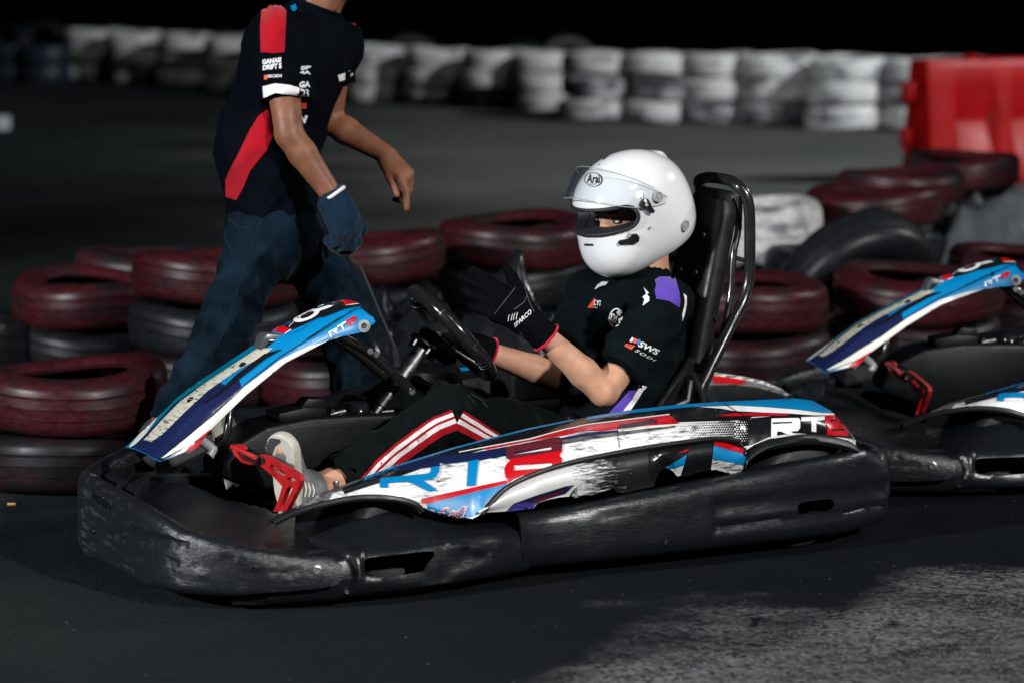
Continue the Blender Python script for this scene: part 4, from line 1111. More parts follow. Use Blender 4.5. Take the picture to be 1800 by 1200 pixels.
# pedals
def pedal(pl, v, th, name='pedal'):
    P = [Ku(x, y, v) for x, y in pl]; return P
PU = 1.70
mbp = MB(); g0, g1 = Ku(412, 786, PU), Ku(455, 808, PU)
mbp.cyl(g0, g1 + (g1 - g0) * .15, .017, n=18); ped = mbp.build('brake_pedal', 'gloss_black', kart)
def plate(outer, holes, u, th, name, mat, par):
    V, Tt = triangulate([outer] + holes, 14)
    P = [Ku(x, y, u) for x, y in V]; o = mesh(name, P, Tt, mat, par, False); add_mods(o, solid=th, autosmooth=30, off=0); return o
def Zp(*P): return [(380 + x / 5, 680 + y / 5) for x, y in P]
plate(Zp((150, 535), (170, 505), (215, 498), (250, 515), (270, 545), (200, 530), (190, 580), (240, 640), (310, 665), (320, 680), (240, 660), (165, 585)), [], PU + .018, .008, 'pedal_cage', 'pedal', ped)
plate(Zp((370, 640), (385, 600), (420, 588), (460, 600), (600, 680), (700, 735), (750, 775), (762, 820), (745, 870), (640, 1075), (600, 1090), (520, 1090), (560, 1000), (600, 870), (540, 800), (430, 705), (385, 680)),
      [Zp((390, 640), (400, 610), (425, 605), (455, 630), (455, 670), (425, 690), (400, 675)), Zp((490, 690), (505, 676), (625, 745), (632, 770), (605, 775), (500, 715)), Zp((640, 805), (660, 785), (700, 795), (716, 815), (690, 830)), Zp((640, 890), (655, 870), (685, 872), (690, 890), (620, 1040), (590, 1060), (580, 1045))], PU, .012, 'pedal_arm', 'pedal', ped)
MB().cyl(Ku(408, 784, PU + .03), Ku(448, 803, PU + .03), .006, n=8).build('pedal_edge', 'pedal', ped)

# fuel tank between the driver's legs
mb = MB(); tk = [K(x, y, .03) for x, y in ((392, 840), (392, 815), (420, 778), (470, 748), (545, 733), (640, 727), (742, 724), (765, 740), (700, 830), (560, 905))]
mb.prism(tk, (0, -.15, 0)); tank = mb.build('fuel_tank', 'tank', kart, bevel=.012, sharp=50)
mb = MB(); P = [K(x, y, .02) for x, y in ((490, 741), (490, 727), (535, 716), (575, 716), (575, 738), (520, 747))]; mb.prism(P, (0, -.09, 0))
P = [K(x, y, .015) for x, y in ((525, 722), (541, 700), (572, 700), (575, 722))]; mb.prism(P, (0, -.05, 0)); mb.build('reservoir', 'tank', tank, bevel=.004)
cp = K(629, 724, -.04); MB().lathe([(.001, .026), (.026, .026), (.029, .022), (.029, .006), (.031, .003), (.031, 0), (.024, -.01)], 28, Matrix.Translation(cp), closed=False).build('filler_cap', 'gloss_black', tank)
mb = MB(); mb.tube([K(580, 728, .0), K(606, 722, .0)], .009); mb.tube([K(652, 726, 0), K(690, 722, 0)], .008)
for x, y in ((598, 728), (586, 722)): p = K(x, y, .012); mb.cyl(p - np.array([0, .02, 0]), p, .006, n=8)
mb.build('hose', 'dark_steel', tank)

# seat, head support and roll hoop
def seat():
    line = [(1.0, .16), (.9, .10), (.76, .068), (.62, .07), (.52, .11), (.46, .19), (.42, .29), (.385, .385), (.37, .44)]
    wing = [.03, .06, .10, .14, .16, .15, .125, .085, .05]; hw = [.17, .175, .185, .195, .2, .2, .195, .185, .16]
    L = catmull([np.array((a, b, w, h)) for (a, b), w, h in zip(line, wing, hw)], 5); secs = []
    for i, q in enumerate(L):
        t = L[min(i + 1, len(L) - 1)][:2] - L[max(i - 1, 0)][:2]; t /= np.linalg.norm(t); n = np.array([-t[1], t[0]]); n = n if (n[1] > 0 or n[0] > .3) else -n
        if n[0] < -.2: n = -n
        row = []
        for k in range(21):
            s = k / 10 - 1; lift = q[2] * abs(s) ** 3.2
            row.append((q[0] + n[0] * lift, s * q[3], q[1] + n[1] * lift))
        secs.append(row)
    V, F = loft(secs); o = MB().add(V, F).build('seat', 'matte', kart, sharp=60); add_mods(o, solid=.008, autosmooth=60)
    mb = MB()
    for k in (0, 20): mb.tube([s[k] for s in secs], .009, 10)
    mb.tube(secs[-1], .009, 10); mb.build('seat_rim', 'gloss_black', o)
seat()
def head_support():
    bot, top = K(1196, 630, .0), K(1259, 332, .0); ax = (top - bot) / np.linalg.norm(top - bot); H = np.linalg.norm(top - bot)
    nrm = np.array([ax[2], 0, -ax[0]])         # forwards
    hw = lambda t: (.118 - .02 * t) * (1 if t < .84 else math.sqrt(max(0.02, 1 - ((t - .84) / .165) ** 2)) * .5 + .5)
    rows = []
    for t in np.r_[np.linspace(0, .84, 18), np.linspace(.86, 1, 24)]:
        w = hw(t); row = []
        for k in range(28):
            a = 2 * PI * k / 28; cx, cy = math.cos(a), math.sin(a); q = .38
            x = w * np.sign(cx) * abs(cx) ** q; y = (.034 if t < .94 else .026) * np.sign(cy) * abs(cy) ** .6
            rib = .006 * (1 if cy > .3 and abs(abs(x) - w * .5) < w * .2 else 0)
            row.append(tuple(bot + ax * (t * H) + np.array([0, x, 0]) + nrm * (y - rib)))
        rows.append(row)
    V, F = loft(rows, closed_sec=True, cap=True); hs = MB().add(V, F).build('head_support', 'matte', kart, sharp=50)
    mb = MB()
    for t in (.25, .5, .72):
        for s in (-1, 1): mb.cyl(bot + ax * t * H + nrm * .03 + np.array([0, .04 * s, 0]), bot + ax * t * H + nrm * .037 + np.array([0, .04 * s, 0]), .009, n=10)
    mb.build('rivet', 'dark_steel', hs)
head_support()
near_t = [K(1298, 328, .105), K(1310, 342, .120), K(1317, 370, .125), K(1318, 440, .125), K(1316, 492, .125), K(1306, 530, .13), K(1284, 575, .145), K(1252, 640, .165), K(1220, 708, .19)]
near_t = [np.array(p) for p in near_t]
topz = near_t[0]; left = [topz + np.array([.0, -.03, .010]), topz + np.array([.0, -.07, .014])]
half = left[::-1] + near_t
hoop_pts = [p * np.array([1, -1, 1]) for p in half[::-1]] + half
hoop = MB().tube(catmull(hoop_pts, 5), .0155, 16).build('roll_hoop', 'tube', kart, sharp=80)
mb = MB()
for s in (1, -1):
    f = np.array([1, s, 1])
    mb.tube(catmull([K(1299, 345, .085) * f, K(1298, 400, .09) * f, K(1289, 450, .10) * f, K(1284, 520, .11) * f, K(1268, 600, .125) * f], 4), .0095, 12)
    mb.tube([K(1287, 452, .1) * f, K(1314, 459, .125) * f], .006, 8)
mb.tube([K(1262, 560, .12), K(1262, 560, .12) * np.array([1, -1, 1])], .01)
mb.build('hoop_stay', 'tube', hoop)
mb = MB()
for s in (1, -1):
    f = np.array([1, s, 1])
    mb.tube([K(1216, 655, .2) * f, K(1232, 690, .22) * f, K(1240, 735, .24) * f], .009, 10);
    mb.tube([K(1150, 730, .2) * f, K(1208, 705, .22) * f, K(1214, 670, .2) * f], .012, 10)
mb.build('seat_stay', 'tube', kart)
# engine and tail on the far side, far rear cowl
mb = MB(); mb.box((.42, -.46, .1), (.80, -.24, .30)); mb.box((.5, -.44, .3), (.72, -.28, .40)); eng = mb.build('engine', 'matte', kart, bevel=.015)
mb = MB()
for k in range(7): mb.box((.80, -.45, .13 + k * .022), (.83, -.25, .138 + k * .022))
mb.build('cooling_fins', 'dark_steel', eng)
MB().lathe([(.001, .05), (.05, .05), (.07, .035), (.075, 0), (.07, -.03)], 24, Matrix.Translation((.93, -.34, .36)), closed=False).build('air_filter', 'tank', eng)
mb = MB(); mb.box((.06, -.40, .19), (.30, .40, .235)); mb.build('rear_cowl', 'plastic_smooth', kart, bevel=.015)
mb = MB(); P = [K(x, y, -.40) for x, y in ((1232, 668), (1246, 654), (1268, 656), (1310, 662), (1346, 670), (1378, 684), (1402, 700), (1390, 716), (1240, 716))]
mb.prism(P, (0, -.13, -.02)); fc_ = mb.build('side_cowl', 'plastic_smooth', kart, bevel=.012)
tf = bvh_of([fc_])
def fd(c, mat, k): return decal('sticker', c, tf, mat, fc_, L0 + .0003 * k, 4)
fd([(1240, 655), (1262, 652), (1312, 659), (1348, 668), (1380, 683), (1404, 699), (1396, 702), (1366, 690), (1330, 680), (1290, 676), (1246, 676)], 'grey_scuff', 0)
fd([(1244, 656), (1262, 653), (1312, 660), (1346, 668), (1380, 684), (1376, 686), (1340, 674), (1308, 667), (1262, 661)], 'white_nose', 1)
fd([(1250, 662), (1262, 660), (1308, 667), (1312, 672), (1300, 674), (1256, 673)], 'red', 2)
mb = MB(); mb.box((.34, -.24, .27), (.42, -.15, .36)); mb.tube([(.30, -.28, .27), (.22, -.1, .27), (.22, .18, .27), (.32, .3, .27)], .014); mb.build('rear_loop', 'gloss_black', kart, bevel=.008)
# ------------------------------------------------------------------ people: shared pieces
def unit(v): v = np.asarray(v, float); return v / np.linalg.norm(v)
def hand(Wp, fwd, back, side, curl=(20, 25, 15), fan=6, grow=0., thumb=(.75, .55, -.25), index_curl=None, sc_=1.):
    """palm with five separate fingers; back = back of the hand, side = towards the thumb"""
    fwd = unit(fwd); back = unit(np.asarray(back) - fwd * (np.asarray(back) @ fwd)); side_ = np.cross(fwd, back); side = side_ if side_ @ np.asarray(side) > 0 else -side_
    Wp = np.asarray(Wp, float); g = grow; k = sc_
    fs = []
    S = [.029, .010, -.009, -.027]; KL_ = [.092, .096, .090, .081]; LN = [(.043, .026, .021), (.047, .030, .022), (.043, .028, .021), (.034, .021, .019)]
    palm = [rc(Wp + side * s * .55 * k + fwd * .012 * k, Wp + (fwd * l + side * s) * k, (.0145 + g) * k, (.0125 + g) * k) for s, l in zip(S, KL_)]
    palm.append(rc(Wp + fwd * .02 * k, Wp + fwd * .075 * k, (.019 + g) * k, (.016 + g) * k))
    palm.append(rc(Wp - fwd * .015 * k, Wp + fwd * .02 * k, (.024 + g) * k, (.02 + g) * k, (back, .75)))
    # thumb
    t0 = Wp + (fwd * .022 + side * .022 - back * .008) * k; td = unit(fwd * thumb[0] + side * thumb[1] + back * thumb[2])
    t1 = t0 + td * .046 * k; td2 = unit(td + fwd * .25); t2 = t1 + td2 * .033 * k; td3 = unit(td2 + fwd * .25 - back * .1); t3 = t2 + td3 * .025 * k
    palm.append(rc(t0, t1, (.0155 + g) * k, (.0115 + g) * k))
    th = smin([rc(t1, t2, (.0112 + g) * k, (.0098 + g) * k), rc(t2, t3, (.0098 + g) * k, (.0082 + g) * k)], .004)
    P = smin(palm, .018 * k); out = []
    for i in range(4):
        p = Wp + (fwd * KL_[i] + side * S[i]) * k; a = 0; fan_a = math.radians(fan * (1.5 - i)); r = .0104 + g - (.0012 if i == 3 else 0)
        segs = []; cu = index_curl if (i == 0 and index_curl) else curl
        for j in range(3):
            a += math.radians(cu[j] + 3 * i); d = unit((fwd * math.cos(fan_a) + side * math.sin(fan_a)) * math.cos(a) - back * math.sin(a))
            q = p + d * LN[i][j] * k; segs.append(rc(p, q, (r - .0008 * j) * k, (r - .0008 * (j + 1)) * k)); p = q
        out.append(smin(segs, .003))
    out.append(th)
    f = P
    for o_ in out: f = smin([f, o_], .007 * k)
    return f, Wp, fwd
def box_of(pts, pad):
    A = np.array(pts); return A.min(0) - pad, A.max(0) + pad
def ring(c, n, r, squash=None, cnt=28):
    n = unit(n); a = np.cross(n, [0, 0, 1.]); a = unit(a); b = np.cross(n, a); r = (r, r) if not hasattr(r, '__len__') else r
    return [np.asarray(c) + a * r[0] * math.cos(t) + b * r[1] * math.sin(t) for t in np.linspace(0, 2 * PI, cnt + 1)[:-1]]

# ------------------------------------------------------------------ the driver (kart frame)
driver = empty('person'); driver.matrix_world = KM
tag(driver, 'seated driver in a white full-face helmet, black jersey with purple panels and black gloves', 'person')
HF = unit([.985, .174, 0]); HL = np.array([-.174, .985, 0]); pit = math.radians(17)
hx = HF * math.cos(pit) - np.array([0, 0, 1.]) * math.sin(pit); hz = HF * math.sin(pit) + np.array([0, 0, 1.]) * math.cos(pit); hy = HL
HR = np.stack([hx, hy, hz], 1)
HC = K(1117, 372, .0)
def hp(x, y, z): return HC + HR @ np.array([x, y, z])
HM = Matrix(((hx[0], hy[0], hz[0], HC[0]), (hx[1], hy[1], hz[1], HC[1]), (hx[2], hy[2], hz[2], HC[2]), (0, 0, 0, 1)))
SL, EL, WL = K(1172, 532, .19), K(1062, 688, .25), K(930, 566, .20)
SR, ER, WR = np.array([.535, -.19, .60]), K(978, 663, -.12), K(836, 611, -.14)
HPL, KL_, AL = np.array([.66, .095, .2]), K(787, 728, .17), K(582, 852, .215)
HPR, KR_, AR = np.array([.66, -.095, .2]), K(706, 712, -.15), K(452, 792, -.16)
NB = K(1135, 492, .0)
fwdL = unit(K(882, 537, .18) - WL); hL, _, _ = hand(WL, fwdL, [0.25, 1, .1], [0, 0, 1], (16, 20, 14), 5, .0, thumb=(.72, .58, .1), sc_=1.1)
hLg, _, _ = hand(WL, fwdL, [0.25, 1, .1], [0, 0, 1], (16, 20, 14), 5, .0042, thumb=(.72, .58, .1), sc_=1.12)
fwdR = unit(K(780, 600, -.15) - WR); hRb = unit([-.25, -.8, .7])
hR, _, _ = hand(WR, fwdR, hRb, [0, .6, .8], (55, 70, 45), 3, .0); hRg, _, _ = hand(WR, fwdR, hRb, [0, .6, .8], (55, 70, 45), 3, .0035)
def arm(S, E, Wr):
    mid = E + (Wr - E) * .28
    return [smin([rc(S, E, .050, .038), rc(E, mid, .0375, .039), rc(mid, Wr, .039, .025)], .01)]
fa, sn, fw_ = unit([.2, .1, .97]), unit([.84, .5, -.16]), None
def foot_frame(c, a, s_): s2 = unit(np.asarray(s_) - a * (np.asarray(s_) @ a)); return c, a, s2, np.cross(a, s2)
FCL = foot_frame(K(488, 836, .2) + np.array([-.03, 0, -.015]), fa, sn)
FCR = foot_frame(AR + np.array([.10, 0, .03]), unit([.2, -.1, .97]), unit([.9, -.3, -.1]))
def foot(FC): c, a, s2, w = FC; return [rc(c - a * .085 - s2 * .02, c + a * .085, .030, .026, (s2, .7)), rc(c - a * .07 - s2 * .03, c - a * .02 - s2 * .05, .032, .034)]
torso = [ell(np.array([.585, 0, .20]), [.15, .165, .12]), rc([.57, 0, .26], [.52, 0, .5], .135, .14, ((0, 1, 0), 1.25)), rc([.50, -.12, .58], [.50, .12, .58], .075, .075), rc([.505, 0, .56], NB, .09, .06)]
head = [ell(hp(.010, 0, .008), [.098, .078, .115], HR), ell(hp(.045, 0, -.06), [.055, .05, .05], HR), ell(hp(.110, 0, -.012), [.017, .012, .027], HR), ell(hp(.088, 0, .040), [.016, .05, .012], HR)]
neck = [rc(NB - np.array([0, 0, .03]), hp(-.025, 0, -.09), .056, .053)]
body_f = smin(torso + neck + [smin(head, .02)] + arm(SL, EL, WL) + arm(SR, ER, WR) + [rc(HPL, KL_, .078, .055), rc(KL_, AL, .052, .036), rc(AL, FCL[0] - FCL[1] * .07 - FCL[2] * .04, .036, .034), rc(HPR, KR_, .078, .055), rc(KR_, AR, .052, .036)] + foot(FCL) + foot(FCR), .03)
body_f = union(body_f, hL, hR)
lo, hi = box_of([HC + .0, SL, EL, WL, WR, AL, AR, FCL[0], FCR[0], [.4, 0, .1]], .2)
sdf_mesh('body', body_f, lo, hi, .0065, 'skin', driver)
# jersey
sdir = unit(EL - SL); sendL = SL + (EL - SL) * .80; sdirR = unit(ER - SR); sendR = SR + (ER - SR) * .74
slL = cut(rc(SL, SL + (EL - SL) * 1.1, .074, .080), sendL, sdir); slR = cut(rc(SR, SR + (ER - SR) * 1.1, .072, .070), sendR, sdirR)
holeL = rc(sendL + sdir * .045, sendL + sdir * .2, .062, .062); holeR = rc(sendR + sdirR * .04, sendR + sdirR * .2, .054, .054)
shirt_f = smin([infl(smin(torso, .03), .012), ell(np.array([.565, 0, .22]), [.17, .172, .11]), slL, slR], .035)
nkd = unit(hp(-.025, 0, -.09) - NB)
shirt_f = folds(shirt_f, .0068, [(.11, (.3, .2, 1), 1), (.07, (1, .2, -.5), .8), (.16, (.2, 1, .3), .8)], 4)
shirt_f = sub(sub(shirt_f, holeL), holeR)
shirt_f = sub(shirt_f, rc(NB + nkd * .062, NB + nkd * .3, .066, .08))
shirt = sdf_mesh('jersey', shirt_f, [.36, -.32, .10], [.80, .36, .74], .006, 'shirt', driver)
MB().tube(ring(NB + nkd * .004, nkd, .0615, cnt=40), .0085, 10, closed=True).build('collar', 'shirt', shirt)
# tracksuit trousers
ank = AL + (KL_ - AL) * .06; ankR = AR + (KR_ - AR) * .06
def leg(Hp, Kn, An, cutp):
    d = unit(An - Kn); return smin([rc(Hp, Kn, .094, .074), cut(rc(Kn, An + d * .05, .073, .062), cutp, d)], .045)
tro_f = smin([ell([.60, 0, .19], [.16, .175, .115]), leg(HPL, KL_, AL, ank), leg(HPR, KR_, AR, ankR)], .04)
tro_f = sub(tro_f, rc(ank - unit(AL - KL_) * .02, ank + unit(AL - KL_) * .1, .048, .048))
tro_f = folds(tro_f, .009, [(.12, (1, .1, .6), 1), (.08, (.6, .3, -1), .9), (.2, (.2, 1, .6), .6)], 9)
trousers = sdf_mesh('trousers', tro_f, [.42, -.34, .06], [1.62, .36, .50], .0065, 'trousers', driver)
# gloves
def glove(name, hf, Wp, El, r0, r1, ln):
    d = unit(El - Wp); e = Wp + d * ln
    f = smin([hf, cut(rc(Wp - d * .01, e + d * .05, r0, r1), e, d)], .02); f = sub(f, rc(e + d * .030, e + d * .1, .036, .036))
    f = folds(f, .0016, [(.05, d, 1), (.035, (1, 1, 0), .6)], 3)
    return f, e, d
gf, ge, gd = glove('glove', hLg, WL, EL, .036, .047, .062)
lo, hi = box_of([WL, ge, WL + fwdL * .2], .075)
gl = sdf_mesh('glove', gf, lo, hi, .0034, 'glove', driver)
MB().tube(ring(ge, gd, .0418), .0036, 8, closed=True).build('piping', 'red_piping', gl)
gf2, ge2, gd2 = glove('glove', hRg, WR, ER, .036, .046, .045)
lo, hi = box_of([WR, ge2, WR + fwdR * .16], .085)
gr_ = sdf_mesh('glove', gf2, lo, hi, .0038, 'glove', driver)
MB().tube(ring(ge2, gd2, .0405), .0036, 8, closed=True).build('piping', 'red_piping', gr_)
# shoes
def shoe(FC, detail, an_):
    c, a, s2, w = FC
    up = smin([rc(c - a * .06 - s2 * .03, an_, .044, .041), rc(c - a * .075 - s2 * .028, c + a * .07 - s2 * .012, .044, .037, (s2, .85)), rc(c - a * .08 - s2 * .03, c - a * .045 - s2 * .075, .042, .044)], .03)
    so = cut(cut(smin([rc(c - a * .085, c - a * .02, .041, .036), rc(c - a * .02, c + a * .085, .036, .046), ], .02), c + s2 * .016, s2), c - s2 * .012, -s2)
    lo, hi = box_of([c - a * .15 - s2 * .1, c + a * .15], .09)
    o = sdf_mesh('shoe', up, lo, hi, .0045, 'shoe_grey', driver)
    q = sdf_mesh('sole', so, lo, hi, .0035, 'shoe_sole', o)
    if detail:
        tu = bvh_of([o])
        for x in (531, 538, 545, 552): decal('lace', stroke([(x - 3, 842 + (x - 531) * .35), (x + 1, 856 + (x - 531) * .3), (x - 2, 872)], 2.6), tu, 'shoe_sole', o, .0016, 4)
        tt = bvh_of([q])
        decal('tread', Zp((380, 560), (420, 470), (490, 445), (560, 455), (570, 480), (520, 520), (490, 600), (440, 590)), tt, 'shoe_dark', q, .001, 5)
        decal('tread', Zp((322, 690), (350, 690), (385, 765), (430, 760), (420, 830), (400, 900), (410, 930), (400, 1000), (380, 1000), (350, 930), (325, 830)), tt, 'shoe_grey', q, .001, 5)
        decal('tread', Zp((385, 680), (420, 715), (440, 740), (400, 765), (388, 740)), tt, 'shoe_dark', q, .0012, 5)
        decal('tread', Zp((430, 1010), (455, 1000), (500, 1080), (470, 1110), (400, 1060)), tt, 'shoe_dark', q, .001, 5)
        for (x, y) in ((433, 483), (433, 518), (430, 550), (373, 550)): decal('stud', [(380 + (x + 5 * math.cos(t)) / 5, 680 + (y + 8 * math.sin(t)) / 5) for t in np.arange(0, 6.28, .9)], tt, 'print_white', q, .0018, 20)
shoe(FCL, True, K(556, 859, .213)); shoe(FCR, False, AR + np.array([.045, 0, .005]))
an = K(592, 852, .25); MB().tube(ring(AL + unit(AL - KL_) * .005, AL - KL_, .0405, cnt=24), .0026, 8, closed=True).build('anklet', 'gloss_black', driver)
q_ = K(592, 853, .262); MB().box((-.006, -.004, -.013), (.006, .004, .013)).build('buckle', 'steel', driver, bevel=.002).data.transform(Matrix.Translation(q_))
# prints on the jersey, trousers and glove
TJ, TT, TG = bvh_of([shirt]), bvh_of([trousers]), bvh_of([gl])
def Zs(*P): return [(1000 + x / 4.2875, 460 + y / 4.2875) for x, y in P]
def jd(c, mat, k=0, name='panel', grid=4): return decal(name, c, TJ, mat, shirt, .0016 + .0006 * k, grid)
jd(Zs((650, 140), (700, 108), (790, 92), (806, 140), (830, 230), (838, 300), (830, 346), (760, 300), (660, 282), (648, 220), (660, 180)), 'cloth_purple')
jd(Zs((565, 195), (606, 240), (590, 250), (610, 270), (606, 300), (555, 335), (570, 290), (556, 268), (585, 245)), 'cloth_white')
jd(Zs((862, 240), (886, 262), (886, 320), (870, 400), (852, 450), (850, 400), (868, 330), (872, 290)), 'cloth_white')
jd(Zs((195, 215), (215, 180), (250, 155), (300, 155), (280, 180), (240, 190)), 'cloth_white')
jd(Zs((300, 1140), (420, 1010), (480, 940), (540, 925), (480, 1030), (408, 1120), (380, 1160)), 'cloth_purple')
jd(Zs((405, 1125), (480, 1030), (540, 925), (590, 940), (560, 970), (450, 1140)), 'cloth_white')
jd(Zs((142, 350), (195, 278), (200, 290), (188, 350)), 'print_red'); lettering('lettering', 'LYI', Zs((190, 330), (238, 334), (242, 300), (198, 292)), TJ, 'print_white', shirt, .0022, bold=.03)
lettering('lettering', 'AVENUE', Zs((186, 352), (216, 356), (218, 344), (188, 338)), TJ, 'print_white', shirt, .0022, bold=.01)
cxy, rr_ = (355, 424), (54, 70)
def oval(cx, cy, a, b, rot, n=26): return [(cx + a * math.cos(t) * math.cos(rot) - b * math.sin(t) * math.sin(rot), cy + a * math.cos(t) * math.sin(rot) + b * math.sin(t) * math.cos(rot)) for t in np.linspace(0, 2 * PI, n + 1)[:-1]]
jd([Zs(*oval(355, 424, 52, 72, .25)), Zs(*oval(355, 424, 44, 64, .25))], 'print_white', 0, 'emblem', 3)
jd(Zs((360, 385), (378, 366), (398, 366), (406, 390), (400, 420), (372, 410)), 'print_white', 0, 'emblem', 3)
jd(Zs((302, 425), (330, 398), (404, 432), (398, 480), (370, 478)), 'shirt', 1, 'emblem', 4)
lettering('lettering', 'SWS', Zs((300, 428), (388, 482), (406, 436), (322, 386)), TJ, 'print_white', shirt, .0028, shear=.2, bold=.04)
jd(stroke(Zs((300, 430), (380, 478)), 2), 'print_white', 2, 'emblem')
jd(Zs((316, 462), (336, 470), (326, 486)), 'print_white', 1, 'emblem', 3)
for (a, b2, mt) in ((455, 470, 'print_white'), (474, 500, 'print_red'), (505, 524, 'blue')):
    jd(Zs((a, 600 + (a - 455) * .3), (b2, 604 + (b2 - 455) * .3), (b2 + 20, 578 + (b2 - 455) * .25), (a + 22, 570 + (a - 455) * .25)), mt, 0, 'emblem', 3)
lettering('lettering', 'SWS', Zs((518, 636), (668, 706), (682, 666), (532, 594)), TJ, 'print_white', shirt, .002, shear=.3, bold=.03)
jd(Zs((416, 634), (432, 616), (496, 634), (470, 664)), 'print_red', 0, 'emblem', 3)
jd(stroke(Zs((430, 636), (450, 624), (462, 640), (478, 632)), 1.1), 'shirt', 1, 'emblem', 3)
lettering('lettering', 'SODI', Zs((492, 676), (640, 750), (656, 738), (508, 656)), TJ, 'print_white', shirt, .002, shear=.3, bold=.0, spacing=1.3)
def Z3(*P): return [(640 + x / 3, 440 + y / 3) for x, y in P]
decal('tag', [(973, 705), (996, 701), (999, 709), (976, 713)], bvh_of([shirt, trousers]), 'cloth_red', shirt, .002, 5)
decal('flap', [(972, 716), (999, 711), (1010, 742), (1004, 760), (985, 760)], bvh_of([shirt, trousers]), 'black_vinyl', shirt, .002, 5)
# three-stripe tape down the trouser leg: red tape with white lines
def tape(px_mid, wd, n=26):
    L = resample(px_mid, n); w = np.interp(np.linspace(0, 1, n), [0, 1], wd)
    def off(a, b):
        t = np.gradient(L, axis=0); t /= np.linalg.norm(t, axis=1)[:, None]; nr = np.stack([t[:, 1], -t[:, 0]], 1)
        A = L + nr * (w * a)[:, None]; B2 = L + nr * (w * b)[:, None]; return [tuple(p) for p in A] + [tuple(p) for p in B2[::-1]]
    decal('stripe_tape', off(-.5, .5), TT, 'cloth_red', trousers, .002, 5)
    for a, b in ((.16, .36), (-.18, .04)): decal('stripe', off(a, b), TT, 'cloth_white', trousers, .0028, 5)
    decal('stripe', off(-.5, -.4), TT, 'cloth_red', trousers, .0028, 5)
tape([(640, 858), (668, 826), (700, 797), (740, 768), (770, 748), (800, 736)], (34, 36))
tape([(806, 737), (830, 750), (850, 762), (880, 778)], (36, 26))
decal('crease', stroke([(822, 694), (834, 710)], .9), TT, 'seam', trousers, .002, 6); decal('crease', stroke([(826, 692), (846, 703), (856, 717)], 1.0), TT, 'seam', trousers, .002, 6)
# glove details
def Zg(*P): return [(820 + x / 6.315, 460 + y / 6.315) for x, y in P]
def gd_(c, mat='seam', k=0, name='seam'): return decal(name, c, TG, mat, gl, .0012 + .0005 * k, 4)
for P in (((310, 580), (420, 440), (540, 290)), ((530, 530), (640, 450), (665, 380)), ((640, 280), (690, 440), (750, 560)), ((600, 780), (640, 860), (700, 920), (755, 1000))): gd_(stroke(Zg(*P), 1.0))
lettering('lettering', 'SPARCO', Zg((540, 730), (726, 572), (706, 528), (522, 690)), TG, 'print_white', gl, .002, shear=.15, bold=.02)
for x in (455, 490, 515, 545): gd_(stroke(Zg((x + 6, 660 - (x - 455) * .2), (x + 14, 610 - (x - 455) * .25), (x + 22, 590 - (x - 455) * .3)), 1.1), 'print_white', 1, 'lettering')
# eyes and brows
for s in (1, -1):
    e = sdf_mesh('eye', ell(hp(.0935, .033 * s, 0.01), [.0105, .0155, .0062], HR), hp(.0935, .033 * s, 0.01) - .022, hp(.0935, .033 * s, 0.01) + .022, .0022, 'eye_white', driver)
    sdf_mesh('iris', ell(hp(.0995, .0335 * s, 0.0105), [.0062, .0068, .0062], HR), hp(.0995, .0335 * s, 0.0105) - .014, hp(.0995, .0335 * s, 0.0105) + .014, .0018, 'eye_dark', e)
    sdf_mesh('eyelid', ell(hp(.096, .034 * s, 0.0168), [.0105, .0175, .0026], HR), hp(.096, .034 * s, 0.0168) - .025, hp(.096, .034 * s, 0.0168) + .025, .0022, 'eye_dark', e)
    sdf_mesh('eyebrow', ell(hp(.099, .036 * s, .036), [.010, .020, .0035], HR), hp(.099, .036 * s, .036) - .03, hp(.099, .036 * s, .036) + .03, .0025, 'hair', driver)
# helmet
outer = smin([ell([-.006, 0, .028], [.158, .126, .130]), ell([.035, 0, .04], [.128, .115, .105]), ell([.088, 0, -.072], [.091, .098, .078]), ell([-.045, 0, -.055], [.112, .112, .088])], .07)
vent = rc([-.104, -.022, .121], [-.104, .022, .121], .0135, .0135)
outer2 = smin([outer, vent], .016)
bot_p, bot_n = [.05, 0, -.134], unit([-.25, 0, -1.])
def port2(p):
    a = np.arctan2(p[:, 1], p[:, 0] + .02) * .13; z = p[:, 2]
    top = .068 - .010 * (a / .14) ** 2; botz = -.002 + .006 * (a / .14) ** 2
    cz = (top + botz) / 2; hh = (top - botz) / 2
    qx = np.abs(a) - (.113 - .028); qz = np.abs(z - cz) - (hh - .028)
    d = np.minimum(np.maximum(qx, qz), 0) + np.sqrt(np.maximum(qx, 0) ** 2 + np.maximum(qz, 0) ** 2) - .028
    return np.maximum(d, -(p[:, 0] + .02))
shell_f = lambda p: np.maximum(np.maximum(np.maximum(outer2(p), (p - np.float32(bot_p)) @ np.float32(bot_n)), -port2(p)), -(outer(p) + .024))
def hmesh(name, f, lo, hi, h, mat, par):
    o = sdf_mesh(name, f, lo, hi, h, mat, par); o.data.transform(HM); return o
hel = hmesh('helmet', shell_f, [-.19, -.15, -.17], [.19, .15, .18], .0034, 'helmet', driver)
hmesh('gasket', lambda p: np.maximum(np.maximum(np.abs(port2(p) + .001) - .0042, np.abs(outer(p) + .0105) - .0155), -(p[:, 0] - .0)), [-.03, -.15, -.04], [.19, .15, .11], .003, 'lining', hel)
hmesh('padding', lambda p: np.maximum(np.maximum(np.maximum(outer(p) + .0235, -(outer(p) + .046)), -(port2(p) + .004)), (p - np.float32(bot_p)) @ np.float32(bot_n) - .004), [-.17, -.14, -.16], [.17, .14, .16], .0045, 'lining', hel)
